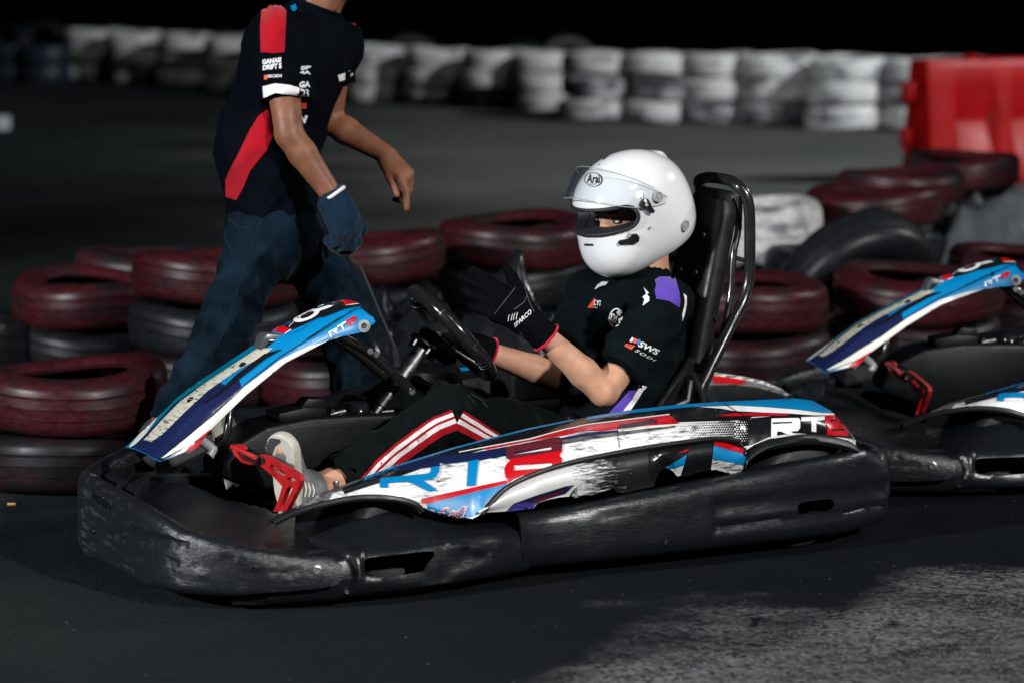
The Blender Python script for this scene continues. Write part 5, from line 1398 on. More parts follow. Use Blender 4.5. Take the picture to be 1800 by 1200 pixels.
def vis_pt(a, z, off):
    """point on the visor band before it is tipped up"""
    d = np.array([[math.cos(a), math.sin(a), 0]]); lo_, hi_ = .02, .3; c = np.array([[-.02, 0, z]])
    for _ in range(24):
        m_ = (lo_ + hi_) / 2
        if outer((c + d * m_).astype(np.float32))[0] > off: hi_ = m_
        else: lo_ = m_
    return (c + d * lo_)[0]
def tip(p, ang, piv=(.0, 0, .045)):
    q = p - np.array(piv); c_, s_ = math.cos(ang), math.sin(ang); return np.array([q[0] * c_ - q[2] * s_, q[1], q[0] * s_ + q[2] * c_]) + np.array(piv)
VA = math.radians(39)
rows = []
for i in range(61):
    a = math.radians(-84 + 168 * i / 60); ta = abs(a) / math.radians(84)
    zt = .066 * (1 - ta ** 3) + .053 * ta ** 3; zb = -.026 * (1 - ta ** 2.4) + .036 * ta ** 2.4
    rows.append([tuple(HM @ Vector(tip(vis_pt(a, zb + (zt - zb) * k / 8, .004), VA))) for k in range(9)])
V, F = loft(rows); vz = MB().add(V, F).build('visor', 'visor', hel, sharp=80); 
add_mods(vz, solid=.0022, autosmooth=60)
MB().tube([r[0] for r in rows], .0012, 6).build('visor_edge', 'grey_plastic', hel)
MB().tube([r[-1] for r in rows], .0009, 6).build('visor_edge', 'grey_plastic', hel)
TH_ = bvh_of([hel])
def hdisc(px, py, prof, mat, name, par=hel, n=26):
    h = cast(TH_, px, py, True); p, nr = h; m4 = Matrix.Translation(p) @ nr.to_track_quat('Z', 'Y').to_matrix().to_4x4()
    return MB().lathe(prof, n, m4, closed=False).build(name, mat, par, sharp=35)
def dprof(r, h): return [(.0004, h), (r * .35, h), (r * .42, h * .75), (r * .72, h * .75), (r * .8, h), (r * .95, h), (r, h * .7), (r, -.002)]
hdisc(1154, 347, dprof(.0145, .013), 'grey_plastic', 'visor_pivot')
hdisc(1203, 397, dprof(.0155, .006), 'grey_plastic', 'side_vent')
hdisc(1141, 401, dprof(.005, .003), 'grey_plastic', 'snap')
def hd(c, mat, k=0, name='sticker', grid=3): return decal(name, c, TH_, mat, hel, .0006 + .0004 * k, grid)
def Zh(*P): return [(960 + x / 4.445, 230 + y / 4.445) for x, y in P]
def hplate(poly, mat, name, th):
    P = []
    for x, y in Zh(*poly):
        h = cast(TH_, x, y, True)
        if h: P.append((np.array(h[0]), np.array(h[1])))
    nr = unit(sum(q for _, q in P)); mb = MB(); mb.prism([p + nr * th for p, _ in P], -nr * (th + .004)); return mb.build(name, mat, hel, bevel=.0012)
hplate([(728, 560), (745, 535), (775, 528), (795, 560), (812, 600), (832, 622), (820, 645), (795, 640), (765, 612), (735, 600)], 'gloss_black', 'visor_latch', .017)
hdisc(960 + 765 / 4.445, 230 + 578 / 4.445, [(.0003, .0195), (.004, .0195), (.0048, .018), (.0048, -.002)], 'grey_plastic', 'latch_screw')
hplate([(640, 600), (650, 582), (676, 584), (686, 606), (672, 620), (650, 618)], 'gloss_black', 'visor_tab', .014)
hplate([(556, 878), (570, 855), (640, 842), (668, 806), (706, 802), (728, 830), (722, 862), (690, 882), (620, 878), (580, 892)], 'gloss_black', 'chin_latch', .008)
hdisc(960 + 648 / 4.445, 230 + 812 / 4.445, [(.0003, .009), (.004, .009), (.005, .006), (.005, -.002)], 'grey_plastic', 'latch_screw')
hd(stroke(Zh((298, 891), (370, 893)), [4, 4.2]), 'lining', 0, 'chin_vent'); hd(stroke(Zh((232, 862), (256, 880)), [2.2, 2.6]), 'lining', 0, 'chin_vent')
hd(stroke(Zh((442, 228), (486, 196)), [2.2, 2.8]), 'lining', 0, 'brow_vent'); hd(stroke(Zh((405, 278), (414, 264), (424, 262)), 1), 'seam', 0, 'brow_vent')
hd([Zh(*oval(372, 384, 72, 56, .05, 32)), Zh(*oval(368, 384, 64, 52, .05, 32))], 'lining', 1, 'emblem')
lettering('lettering', 'Arai', Zh((318, 412), (430, 412), (418, 344), (322, 340)), TH_, 'lining', hel, .0014, shear=.25, bold=.02)
lettering('lettering', 'HELMET', Zh((332, 426), (396, 426), (396, 416), (332, 416)), TH_, 'seam', hel, .0014, bold=.0)
hd([Zh((738, 535), (738, 500), (746, 488), (760, 490), (764, 505), (762, 530)), Zh((741, 532), (741, 502), (748, 492), (757, 493), (760, 506), (759, 527))], 'seam', 0, 'latch_slot')
# seat the root at the driver's hips
off = Vector((.6, 0, .08)); driver.matrix_world = KM @ Matrix.Translation(off)
for ch in driver.children: ch.location = -off
# ------------------------------------------------------------------ the track worker
worker = empty('person', Matrix.Translation((-.62, 9.0, 0)))
tag(worker, 'track worker walking past in dark jersey with red panels, blue jeans and one navy glove', 'person')
SA, EA, WA = W(488, 62, 8.84), W(508, 236, 8.78), W(588, 350, 8.78)          # near arm, gloved
SB, EB, WB = W(590, 72, 9.18), W(578, 212, 9.2), W(678, 272, 9.14)           # far arm, bare hand
HA, KA, AA = W(462, 415, 8.92), W(396, 572, 8.86), W(292, 748, 8.84)         # trailing leg
HB, KB, AB = W(520, 415, 9.09), W(604, 540, 9.1), W(640, 770, 9.12)          # leading leg
NK, HD = W(558, 8, 9.0), W(592, -75, 9.0)
PV = W(492, 372, 9.0); CH = W(520, 110, 9.0)
fB = unit(W(716, 312, 9.1) - WB)
hB, _, _ = hand(WB, fB, [.5, -.45, .75], [0, -1, -.2], (42, 55, 38), 6, 0., thumb=(.9, .22, -.3), index_curl=(20, 18, 8), sc_=1.02)
fA = unit(W(612, 412, 8.78) - WA)
hA0, _, _ = hand(WA, fA, [.55, -.75, .3], [.8, .3, .3], (30, 40, 28), 3, 0.)
hA1, _, _ = hand(WA, fA, [.55, -.75, .3], [.8, .3, .3], (30, 40, 28), 2, .007, sc_=1.05)
def shoe_w(A, heading, z):
    a = unit([heading[0], heading[1], heading[2]]); c = np.array([A[0] + .05, A[1], z]); return c, a
wt = [rc(W(478, 395, 9.0), W(470, 250, 9.0), .108, .132, ((0, 1, 0), 1.3)), rc(W(470, 250, 9.0), CH, .135, .14, ((0, 1, 0), 1.25)), rc(SA + [.0, .06, -.02], SB - [.0, .06, .02], .085, .08), rc(CH, NK, .10, .062)]
ax_f = unit([1, -.15, -.05]); ax_z = unit([.1, 0, 1] - ax_f * (np.array([.1, 0, 1]) @ ax_f)); RW = np.stack([ax_f, np.cross(ax_z, ax_f), ax_z], 1)
def wp(x, y, z): return HD + RW @ np.array([x, y, z])
wh = smin([ell(wp(-.005, 0, .02), [.098, .076, .115], RW), ell(wp(.045, 0, -.075), [.052, .05, .045], RW), ell(wp(.105, 0, -.02), [.016, .013, .024], RW), ell(wp(.09, 0, -.068), [.014, .024, .008], RW), ell(wp(.0, .077, -.01), [.02, .01, .03], RW), ell(wp(.0, -.077, -.01), [.02, .01, .03], RW)], .018)
wb = smin(wt + [wh, rc(NK, wp(-.02, 0, -.07), .06, .056), smin([rc(SA, EA, .053, .039), rc(EA, EA + (WA - EA) * .3, .039, .040), rc(EA + (WA - EA) * .3, WA, .040, .028)], .01), smin([rc(SB, EB, .053, .039), rc(EB, EB + (WB - EB) * .3, .039, .040), rc(EB + (WB - EB) * .3, WB, .040, .027)], .01),
    rc(HA, KA, .085, .06), rc(KA, AA, .055, .04), rc(HB, KB, .085, .06), rc(KB, AB, .055, .04), rc(AA, AA + [.14, 0, -.09], .038, .03), rc(AB, AB + [.15, -.02, -.05], .038, .03)], .03)
wb = union(wb, hA0); wb = smin([wb, hB], .012)
lo, hi = box_of([HD, AA, AB, WB, SA, SB], .22)
wbody = sdf_mesh('body', wb, lo, hi, .007, 'skin_tan', worker)
lo, hi = box_of([WB, WB + fB * .16], .09)
# jersey
da, db = unit(EA - SA), unit(EB - SB); ea, eb = SA + (EA - SA) * .66, SB + (EB - SB) * .52
wj = smin([infl(smin(wt, .04), .014), rc(W(480, 395, 9.0), W(474, 300, 9.0), .130, .13, ((0, 1, 0), 1.3)), cut(rc(SA, SA + (EA - SA) * 1.1, .072, .070), ea, da), cut(rc(SB, SB + (EB - SB) * 1.1, .072, .072), eb, db)], .035)
hemp = W(480, 384, 9.0); wj = cut(wj, hemp, [.12, 0, -1])
wj = folds(wj, .009, [(.16, (.5, .3, 1), 1), (.10, (1, .1, -.6), .9), (.22, (.3, 1, .2), .6)], 21)
wj = sub(sub(wj, rc(ea + da * .04, ea + da * .2, .056, .056)), rc(eb + db * .04, eb + db * .2, .056, .056))
nkw = unit(NK - CH); wj = sub(wj, rc(NK + nkw * .05, NK + nkw * .3, .068, .08))
lo, hi = box_of([SA, SB, hemp, CH, W(410, 300, 9), W(600, 200, 9)], .16)
wjers = sdf_mesh('jersey', wj, lo, hi, .0068, 'shirt_navy', worker)
MB().tube(ring(NK - nkw * .006, nkw, .066, cnt=40), .007, 10, closed=True).build('collar', 'shirt_navy', wjers)
# jeans
def wleg(Hp, Kn, An, r1, r2): 
    d = unit(An - Kn); return smin([rc(Hp, Kn, .102, r1), cut(rc(Kn, An + d * .06, r1, r2), An, d)], .05)
wj2 = smin([rc(W(478, 345, 9.0), W(492, 420, 9.0), .120, .13, ((0, 1, 0), 1.25)), wleg(HA, KA, AA, .080, .062), wleg(HB, KB, AB, .092, .060)], .06)
wj2 = cut(wj2, W(480, 322, 9.0), [-.05, 0, 1])
wj2 = folds(wj2, .016, [(.12, (.5, .2, 1), 1), (.075, (-.7, .2, .8), .9), (.05, (1, .3, .5), .5), (.2, (.3, 1, .3), .5)], 33, local=lambda p: np.clip((hemp[2] - .02 - p[:, 2]) / .09, 0, 1))
lo, hi = box_of([PV, HA, KA, AA, AB, KB], .17)
jeans = sdf_mesh('jeans', wj2, lo, hi, .0068, 'jeans', worker)
for A, nm in ((AA, 0), (AB, 1)):
    d = unit([1, -.1, -.45 if nm == 0 else -.1]); c = A + np.array([.06, 0, -.075])
    f = smin([rc(c - d * .10, c + d * .13, .046, .040), rc(A - [.0, 0, .02], A - [.02, 0, .07], .05, .05)], .04)
    lo, hi = box_of([c - d * .15, c + d * .2, A], .08); sdf_mesh('shoe', f, lo, hi, .008, 'shoe_dark', worker)
TJN = bvh_of([jeans])
for pth, w_ in (([(462, 385), (440, 440), (418, 510), (396, 580), (352, 660), (318, 720)], 1.4), ([(404, 384), (420, 400), (446, 402)], 1.3), ([(392, 372), (396, 420), (408, 440)], 1.2), ([(398, 596), (430, 600), (452, 590)], 1.0), ([(545, 410), (560, 430), (590, 440)], 1.2), ([(600, 440), (622, 520), (628, 600), (632, 680)], 1.2)):
    decal('seam', stroke(pth, w_), TJN, 'denim_seam', jeans, .0016, 6, kart=False)
# glove with a white cuff edge
dg_ = unit(EA - WA); ge = WA + dg_ * .012
f = smin([hA1, cut(rc(WA + fA * .05, ge + dg_ * .05, .044, .040), ge, dg_)], .03); f = folds(f, .0016, [(.05, (1, .3, -1), 1), (.03, (.3, 1, .6), .5)], 8)
lo, hi = box_of([WA, WA + fA * .19], .08); wg = sdf_mesh('glove', f, lo, hi, .004, 'glove_blue', worker)
MB().tube(ring(ge, dg_, .0405), .005, 8, closed=True).build('cuff_edge', 'cloth_white', wg)
hb = sdf_mesh('hair', cut(cut(ell(wp(-.015, 0, .035), [.104, .086, .118], RW), wp(.05, 0, .05), unit(ax_f * .8 - ax_z * .6)), wp(0, 0, -.05), -ax_z), HD - .2, HD + .2, .008, 'hair', worker)
for s in (1, -1): sdf_mesh('eye', ell(wp(.086, .032 * s, .012), [.010, .014, .006], RW), wp(.086, .032 * s, .012) - .02, wp(.086, .032 * s, .012) + .02, .0025, 'eye_dark', worker)
# prints
TW = bvh_of([wjers])
def wd(c, mat, k=0, name='panel', grid=5): return decal(name, c, TW, mat, wjers, .002 + .0007 * k, grid, kart=False)
wd([(462, -6), (500, -2), (503, 20), (501, 60), (500, 92), (482, 94), (459, 92), (458, 50)], 'cloth_red')
wd([(606, 12), (612, 12), (620, 22), (625, 46), (616, 42), (609, 26)], 'cloth_red')
wd([(398, 346), (397, 318), (404, 300), (420, 270), (440, 228), (455, 204), (470, 192), (476, 210), (480, 235), (470, 262), (440, 300), (428, 330), (416, 352)], 'cloth_red')
P1 = [(462, 152), (484, 147), (510, 150), (526, 155), (526, 168), (500, 165), (484, 164), (464, 172)]
wd(P1, 'cloth_white')
wd([(593, 132), (606, 128), (620, 122), (620, 132), (606, 140), (596, 143)], 'cloth_white')
lettering('lettering', 'GANASI', [(462, 114), (494, 110), (494, 101), (462, 105)], TW, 'print_white', wjers, .0026, kart=False, bold=.05)
lettering('lettering', 'DRIFT S', [(463, 124), (495, 121), (495, 111), (463, 115)], TW, 'print_white', wjers, .0026, kart=False, bold=.05)
lettering('lettering', 'SODI', [(472, 137), (495, 136), (495, 131), (472, 132)], TW, 'print_white', wjers, .0026, kart=False, bold=.03)
wd([(465, 133), (472, 132), (471, 139), (465, 141)], 'print_red', 0, 'emblem')
for tx, q in (('SP', [(527, 124), (546, 122), (546, 116), (528, 117)]), ('4A', [(526, 131), (545, 131), (545, 125), (526, 125)]), ('GA', [(525, 155), (544, 154), (544, 143), (526, 144)]), ('DR', [(527, 169), (543, 169), (543, 157), (527, 157)]), ('V', [(527, 217), (541, 217), (540, 203), (526, 203)])):
    lettering('lettering', tx, q, TW, 'print_white', wjers, .0026, kart=False, bold=.05)
wd([(527, 181), (540, 180), (538, 191), (531, 191)], 'print_red', 0, 'emblem')
wd([(511, 12), (520, 8), (522, 16), (514, 26)], 'blue', 0, 'emblem')
off = Vector((-.62, 9.0, 0))
for ch in worker.children: ch.location = -off
# slim rod hanging from the gloved hand
ra, rb, rc_ = W(634, 468, 8.76), W(668, 550, 8.74), W(695, 612, 8.72)
rod = MB().tube([ra, ra * .5 + rb * .5, rb, rc_], .0036, 10).build('rod', 'rod'); 
tag(rod, 'thin grey metal rod with a black end held in the navy glove', 'rod')
MB().tube([rc_ - (rc_ - rb) * .05, rc_ + np.array([.006, 0, -.05])], .011, 12).build('grip', 'matte', rod)
# ------------------------------------------------------------------ tyres, barrier, sheets, second kart
def tyre_mesh(name, R, w, seed, sag=.0):
    r = np.random.default_rng(seed); mb = MB()
    g = .0045; pr = [(R * .60, -.36 * w), (R * .64, -.44 * w), (R * .74, -.5 * w), (R * .84, -.495 * w), (R * .915, -.455 * w), (R * .965, -.38 * w), (R * .985, -.31 * w)]
    for k, zc in enumerate((-.2, 0, .2)):
        z0, z1 = zc - .018, zc + .018; rr = R * (1 - .008 * (abs(zc) / .2) ** 2)
        pr += [(rr, z0 * w - .001), (rr - g, z0 * w + .002), (rr - g, z1 * w - .002), (rr, z1 * w + .001)]
    pr += [(R * .985, .31 * w), (R * .965, .38 * w), (R * .915, .455 * w), (R * .84, .495 * w), (R * .74, .5 * w), (R * .64, .44 * w), (R * .60, .36 * w), (R * .615, .30 * w), (R * .90, .2 * w), (R * .92, 0), (R * .90, -.2 * w), (R * .615, -.30 * w)]
    mb.lathe(pr, 72)
    V = np.array(mb.v); a = np.arctan2(V[:, 1], V[:, 0])
    rad = 1 + .012 * np.sin(2 * a + r.uniform(0, 6)) + .006 * np.sin(3 * a + r.uniform(0, 6))
    V[:, 0] *= rad; V[:, 1] *= rad; V[:, 2] += .013 * np.sin(2 * a + r.uniform(0, 6)) * (np.hypot(V[:, 0], V[:, 1]) / R) + sag * np.cos(a) * .5
    V[:, 2] += w / 2
    mb.v = [tuple(p) for p in V]
    me = bpy.data.meshes.new(name); me.from_pydata(mb.v, [], mb.f); me.update()
    bm = bmesh.new(); bm.from_mesh(me); bmesh.ops.recalc_face_normals(bm, faces=bm.faces); bm.to_mesh(me); bm.free()
    me.shade_smooth(); me.set_sharp_from_angle(angle=math.radians(48)); return me
TM = {}
def tyre(x, y, z, mat, label, group, R=.29, w=.165, variant=0, tilt=(0, 0), rz=None):
    key = (R, w, variant, mat)
    if key not in TM:
        TM[key] = tyre_mesh('tyre', R, w, variant + 11); TM[key].materials.append(M[mat])
    o = bpy.data.objects.new('tyre', TM[key]); C.objects.link(o)
    o.location = (x, y, z); o.rotation_euler = (tilt[0], tilt[1], random.uniform(0, 6.28) if rz is None else rz)
    tag(o, label, 'tyre', group); return o
NG = 'painted tyres walling the near edge of the track'; FG = 'white painted tyres stacked along the far wall'
def at(px, Y): return (px - 900) / FPX * (Y * _c + .13 * 1.3)
def stack(px, Y, spec, group=NG, R=.29, w=.165, dx=.02):
    z = 0
    for i, (mat, lab) in enumerate(spec):
        tyre(at(px, Y) + random.uniform(-dx, dx), Y + random.uniform(-dx, dx), z, mat, lab, group, R, w, random.randrange(5), (random.uniform(-.05, .05), random.uniform(-.05, .05))); z += w * (.985 + .06 * (i == len(spec) - 2))
stack(125, 9.1, [('maroon_worn', 'dark worn maroon tyre under the big maroon one at the left edge'), ('maroon', 'big maroon tyre beside the walking leg, topmost at the left edge')], dx=.0)
stack(150, 11.45, [('tyre_black', 'grey-black tyre under a maroon one, behind the big front stack'), ('maroon', 'maroon tyre on a grey-black one, second stack from the left edge')])
stack(-78, 11.3, [('tyre_black', 'lone grey-black ribbed tyre cut by the left edge')], w=.22)
stack(383, 10.75, [('maroon_worn', 'worn maroon tyre at the bottom of the stack behind the jeans'), ('tyre_black', 'grey-black tyre in the middle of the stack behind the jeans'), ('maroon', 'maroon tyre on top of the stack behind the jeans')])
stack(600, 10.6, [('maroon', 'maroon tyre low between the walking legs'),])
stack(640, 11.4, [('maroon_worn', 'worn maroon tyre at the foot of the stack right of the navy glove'), ('tyre_black', 'dark tyre midway in the stack right of the navy glove'), ('maroon', 'shiny maroon tyre topping the stack right of the navy glove')])
stack(905, 12.0, [('tyre_black', 'dark tyre at the foot of the stack left of the helmet'), ('tyre_black', 'dark tyre midway in the stack left of the helmet'), ('maroon', 'bright maroon tyre topping the stack left of the helmet')])
stack(1075, 11.2, [('maroon', 'maroon tyre low behind the driver\'s chest')])
stack(1160, 12.3, [('tyre_black', 'black tyre behind the helmet and seat back, lower one'), ('tyre_black', 'black tyre behind the helmet and seat back, upper one')])
stack(1318, 11.3, [('maroon_worn', 'dark maroon tyre under the one right of the roll hoop'), ('maroon', 'shiny maroon tyre on top right of the roll hoop')])
stack(1610, 11.7, [('maroon_worn', 'maroon tyre under another behind the second kart nose'), ('maroon', 'maroon tyre on top behind the second kart nose')], R=.32)
stack(1318, 12.9, [('tyre_black', 'dark tyre beneath the white painted one right of the seat'), ])
tyre(at(1312, 12.9), 12.9, .235, 'tyre_white', 'thick white painted tyre standing out right of the seat back', NG, .31, .255, 1)
stack(1545, 13.4, [('tyre_black', 'dark tyre at the foot of the stack right of the white one'), ('tyre_black', 'dark tyre midway in the stack right of the white one'), ('maroon', 'maroon tyre topping the stack right of the white one')])
stack(1590, 14.4, [('tyre_black', 'dark tyre at the foot of the stack left below the barrier'), ('maroon_worn', 'worn maroon tyre midway in the stack left below the barrier'), ('maroon', 'maroon tyre with pale shine topping the stack left below the barrier')])
stack(1690, 15.4, [('tyre_black', 'dark tyre at the foot of the stack under the red barrier'), ('maroon_worn', 'worn maroon tyre midway in the stack under the red barrier'), ('maroon', 'maroon tyre with pale upper rim right under the red barrier')])
stack(1850, 15.0, [('tyre_black', 'black tyre low at the right edge below the barrier'), ('tyre_black', 'black tyre at the right edge below the barrier')])
stack(1795, 12.4, [('maroon_worn', 'worn maroon tyre low at the right edge behind the kart nose'), ('maroon', 'maroon tyre at the right edge under the grey sheet')])
tyre(at(1520, 12.2), 12.15, .15, 'tyre_black', 'big black tyre leaning upright behind the second kart', NG, .34, .2, 2, (math.radians(-52), math.radians(-5)), .4)
stack(268, 12.4, [('tyre_black', 'dark tyre low in the gap between the two left maroon stacks'), ('maroon_worn', 'worn maroon tyre set back between the two left maroon stacks')])
stack(505, 12.3, [('tyre_black', 'dark tyre low behind the walking legs, set back'), ('maroon_worn', 'worn maroon tyre set back behind the walking legs')])
stack(778, 12.9, [('tyre_black', 'dark tyre low between the stacks left of the gloves'), ('maroon_worn', 'worn maroon tyre set back above the steering wheel')])
stack(1010, 12.7, [('tyre_black', 'dark tyre low behind the helmet chin'), ('tyre_dark', 'grimy dark tyre level with the helmet chin')])
stack(1470, 12.4, [('maroon_worn', 'worn maroon tyre low right of the shiny stack by the roll hoop'), ('tyre_black', 'dark tyre under the leaning black one')])
# far wall
far = []
def fstack(px, Y, n, w=.19, R=.30, top='white', j=0):
    z = 0
    for i in range(n):
        mat = 'tyre_white' if (i == n - 1 or random.random() < .55) else random.choice(['tyre_white_worn', 'tyre_white_worn', 'tyre_white', 'tyre_black' if i == 0 else 'tyre_white_worn'])
        o = tyre(at(px, Y) + random.uniform(-.03, .03), Y + random.uniform(-.04, .04), z, mat, '', FG, R, w, random.randrange(3), (random.uniform(-.03, .03), random.uniform(-.03, .03)))
        far.append((o, px, i, n, mat)); z += w * .985
for px, Y, n in ((1052, 26.2, 3), (1156, 26.1, 3), (1258, 26.0, 3), (1372, 25.8, 3), (1497, 25.2, 3), (1628, 25.0, 3), (1740, 24.9, 3)): fstack(px, Y, n, .19, .32 if px < 1300 else .35)
for px, Y, n in ((562, 29.4, 3), (660, 29.0, 3), (768, 28.5, 3), (868, 28.0, 3), (962, 27.6, 3)): fstack(px, Y, n, .172, .3)
for px, Y, n in ((160, 33.0, 3), (240, 32.4, 3), (325, 31.8, 3), (408, 31.0, 3), (485, 30.3, 3)): fstack(px, Y, n, .178, .3)
WORD = ['lowest', 'second', 'third', 'topmost']
cols = sorted({p for _, p, _, _, _ in far}); ORD = ['first', 'second', 'third', 'fourth', 'fifth', 'sixth', 'seventh', 'eighth', 'ninth', 'tenth', 'eleventh', 'twelfth', 'thirteenth', 'fourteenth', 'fifteenth', 'sixteenth', 'seventeenth']
for o, px, i, n, mat in far:
    lv = 'top' if i == n - 1 else ('bottom' if i == 0 else 'middle'); col = {'tyre_white': 'white painted', 'tyre_white_worn': 'worn greyish white', 'tyre_black': 'dark'}[mat]
    o['label'] = f"{col} {lv} tyre of the {ORD[cols.index(px)]} stack from the left along the far wall"
for px, Y in ((20, 32.5), (78, 32.3)):
    for i in range(2): tyre(at(px, Y), Y, i * .2, 'tyre_blue', f"dark blue {'upper' if i else 'lower'} tyre at the far {'left corner' if px < 50 else 'wall, right of the corner stack'}", 'dark blue tyres at the far left', .27, .2, i)
SG = 'dark tyres standing behind the far wall'
for px, Y, z, lab in ((990, 28.4, .46, 'tall dark tyre standing above the far wall left of the helmet'), (720, 29.8, .42, 'dark tyre standing above the far wall right of the worker'), (925, 28.9, .38, 'dark low tyre standing next to the tall one on the far wall'), (205, 33.6, .40, 'dark tyre standing on the far wall left of the worker'), (390, 32.0, .38, 'dark tyre standing on the far wall just left of the worker'), (30, 33.4, .44, 'grey tyre standing above the dark blue tyres at far left'), (82, 33.4, .5, 'pale tyre standing tilted above the dark blue tyres')):
    o = tyre(at(px, Y), Y, z - .13, 'tyre_black' if px < 100 else 'tyre_dark', lab, SG, .30 if px > 100 else .25, .17, 1, (math.radians(90), 0), random.uniform(-.5, .5)); o.rotation_euler = (math.radians(84), 0, random.uniform(-.6, .6))
# white kerb block at the far left
kb = MB().box((-.25, -.09, 0), (.05, .09, .11)).build('kerb_block', 'kerb_white', bevel=.012); kb.location = (at(4, 25), 25, 0)
tag(kb, 'small white painted kerb block at the left edge of the track', 'kerb block')
# red water-filled barrier
def barrier():
    t = empty('traffic_barrier', Matrix.Translation((at(1612, 19.6), 19.6, 0)) @ Matrix.Rotation(math.radians(24), 4, 'Z'))
    tag(t, 'bright red plastic traffic barrier standing behind the tyres at right', 'barrier')
    L, H = 1.5, .78; n = 60; rows = []
    prof = [(.20, 0), (.20, .10), (.17, .13), (.15, .40), (.12, .62), (.11, .74), (.095, .78)]
    secs = []
    for i in range(n + 1):
        x = L * i / n; sec = []
        for y, z in prof: 
            rec = 0
            for c in (.34, .75, 1.16):
                q = min(1, max(0, (.155 - abs(x - c)) / .03)); top_ = .60 - 2.2 * max(0, abs(x - c) - .02) ** 1.5
                if .13 < z < top_: rec = max(rec, q)
            sec.append((x, -(y - .075 * rec), z))
        secs.append(sec + [(x, -p[1], p[2]) for p in sec[::-1]])
    V, F = loft(secs, cap=True)
    o = MB().add(V, F).build('body', 'barrier', t, sharp=30); add_mods(o, bevel=.008, autosmooth=40)
    for z in (.24, .52): 
        mb = MB(); mb.cyl((-.06, 0, z), (-.06, 0, z + .12), .055, n=20); mb.box((-.06, -.05, z), (.01, .05, z + .12)); mb.build('hinge_lug', 'barrier', t, bevel=.006)
    mb = MB(); mb.box((-.07, -.23, .0), (L + .02, .23, .085)); mb.build('foot', 'barrier', t, bevel=.015)
    for x in (.38, 1.1): MB().cyl((x, 0, .77), (x, 0, .80), .05, n=20).build('filler_cap', 'barrier', t)
    return t
b1 = barrier()
b2_ = b1.copy(); C.objects.link(b2_); b2_.location = (b1.location[0] + 1.62 * math.cos(math.radians(24)), b1.location[1] + 1.62 * math.sin(math.radians(24)), 0); b2_['label'] = 'second red plastic barrier joined behind the first, cut by the right edge'
for ch in b1.children:
    c = ch.copy(); C.objects.link(c); c.parent = b2_
for q in (b1, b2_): q['group'] = 'red plastic barriers'
# plastic sheets over tyres
def sheet(name, mat, label, px0, px1, y_top, Y, depth, z_top, seed, drop):
    r = np.random.default_rng(seed); nx, ny = 90, 60
    x0, x1 = at(px0, Y), at(px1, Y); V = []; ks = [(r.normal(0, 1, 2) * f, r.uniform(0, 6.28), a) for f, a in ((4, .05), (7, .035), (12, .022), (20, .012), (34, .007)) for _ in range(4)]
    for i in range(nx):
        for j in range(ny):
            s, t = i / (nx - 1), j / (ny - 1); x = x0 + (x1 - x0) * s; y = Y - depth * .5 + depth * t
            ex = min(s, 1 - s) / .18; ey = min(t, 1 - t) / .3
            z = z_top * (1 - (1 - min(1, ex)) ** 2 * drop) * (1 - (1 - min(1, ey)) ** 2 * .95)
            h = sum(a * (1 - 2 * abs(math.sin(.5 * (k[0] * x + k[1] * y) * 2 + ph))) for k, ph, a in ks)
            V.append((x + .4 * h * .3, y + h * .35, max(.015, z + h * (.35 + .65 * z / z_top))))
    F = [(i * ny + j, (i + 1) * ny + j, (i + 1) * ny + j + 1, i * ny + j + 1) for i in range(nx - 1) for j in range(ny - 1)]
    o = MB().add(V, F).build(name, mat, None, sharp=180); tag(o, label, 'plastic sheet'); return o
sheet('plastic_sheet', 'tarp', 'shiny black plastic sheet heaped behind the steering wheel and gloves', 620, 1020, 0, 10.35, .8, .47, 5, .6)
sheet('plastic_sheet', 'tarp_grey', 'crumpled grey plastic sheet over tyres below the red barrier', 1625, 1900, 0, 13.6, 1.0, .50, 9, .5)
# tan litter
q = G(20, 888); lt = MB().cyl((-.011, 0, .004), (.011, .002, .004), .004, n=10).build('cigarette_butt', 'butt'); lt.location = Vector(q)
tag(lt, 'tiny tan cigarette butt on dark ground near the left edge', 'litter')

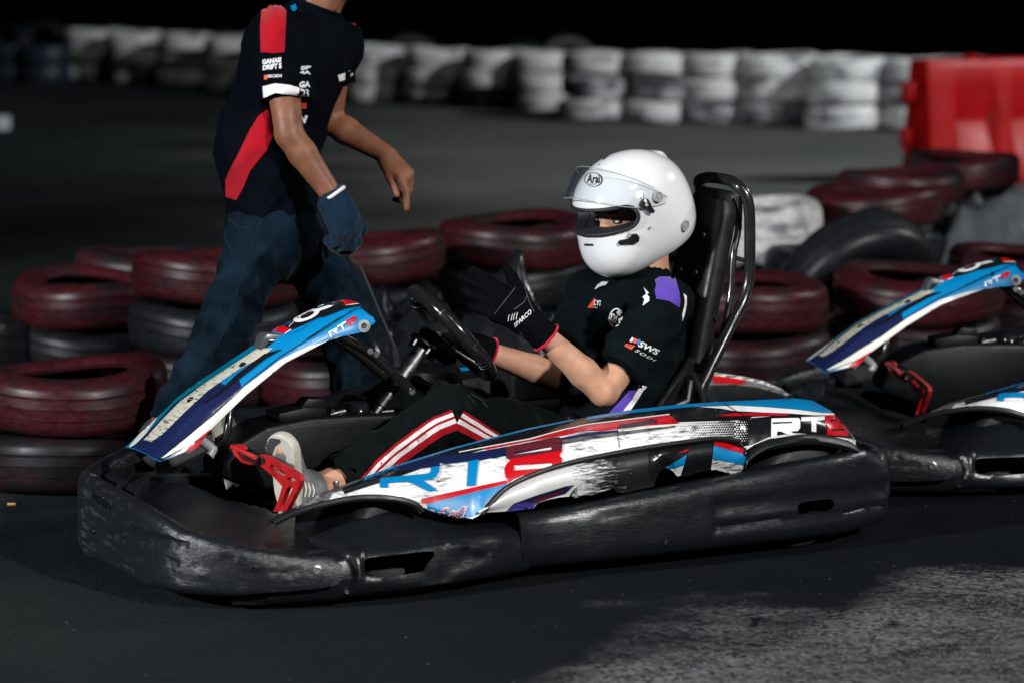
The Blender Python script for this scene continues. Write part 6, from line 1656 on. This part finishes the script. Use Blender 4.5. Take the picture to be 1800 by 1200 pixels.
# ------------------------------------------------------------------ separate pieces become parts of their own
SEP = {'seat_stay', 'panel', 'bolt', 'grip_seam', 'rivet', 'flange_bolts', 'spoke', 'hose', 'moulding', 'cooling_fins', 'hinge_lug', 'nose_bracket', 'hoop_stay', 'engine', 'chassis_frame', 'reservoir', 'rear_loop', 'flap', 'lace', 'pin', 'seat_rim', 'stripe', 'seam', 'collar'}
REN = {'flange_bolts': 'flange_bolt', 'cooling_fins': 'cooling_fin'}
def separate(o):
    me = o.data; bm = bmesh.new(); bm.from_mesh(me); bm.verts.ensure_lookup_table(); seen = {}; n = 0
    for v in bm.verts:
        if v in seen: continue
        st = [v]; seen[v] = n
        while st:
            q = st.pop()
            for e in q.link_edges:
                w = e.other_vert(q)
                if w not in seen: seen[w] = n; st.append(w)
        n += 1
    base = o.name.split('.')[0]; base = REN.get(base, base)
    if n > 1 and n <= 40:
        for k in range(1, n):
            b2 = bm.copy(); b2.verts.ensure_lookup_table(); idx = {v.index for v, c in seen.items() if c == k}
            bmesh.ops.delete(b2, geom=[v for v in b2.verts if v.index not in idx], context='VERTS')
            m2 = me.copy(); b2.to_mesh(m2); b2.free(); c = o.copy(); c.data = m2; c.name = base; C.objects.link(c)
        idx = {v.index for v, c in seen.items() if c == 0}
        bmesh.ops.delete(bm, geom=[v for v in bm.verts if v.index not in idx], context='VERTS'); bm.to_mesh(me)
    bm.free(); o.name = base
for o in list(C.objects):
    if o.type == 'MESH' and o.parent and not o.children and o.name.split('.')[0] in SEP and o.data.users == 1: 
        bm_i = bmesh.new(); bm_i.from_mesh(o.data); bm_i.verts.index_update(); bm_i.to_mesh(o.data); bm_i.free(); separate(o)

# ------------------------------------------------------------------ second kart: a copy, with its parts and sub-parts
def copy_tree(o, parent=None):
    c = o.copy(); C.objects.link(c)
    if parent is not None: c.parent = parent
    for ch in o.children: copy_tree(ch, c)
    return c
k2 = copy_tree(kart)
k2.matrix_world = Matrix.Translation((2.8, 9.7, 0)) @ Matrix.Rotation(PI + math.radians(8), 4, 'Z') @ Matrix.Rotation(math.radians(0), 4, 'Y')
for ch in k2.children:
    if ch.name.split('.')[0] == 'nose_fairing':      # this one's panel sags a little
        ch.matrix_basis = Matrix.Translation((1.9, 0, .28)) @ Matrix.Rotation(math.radians(-4.0), 4, 'Y') @ Matrix.Translation((-1.9, 0, -.28))
k2['label'] = 'empty rental go-kart behind at right, only its blue nose and front half in view'
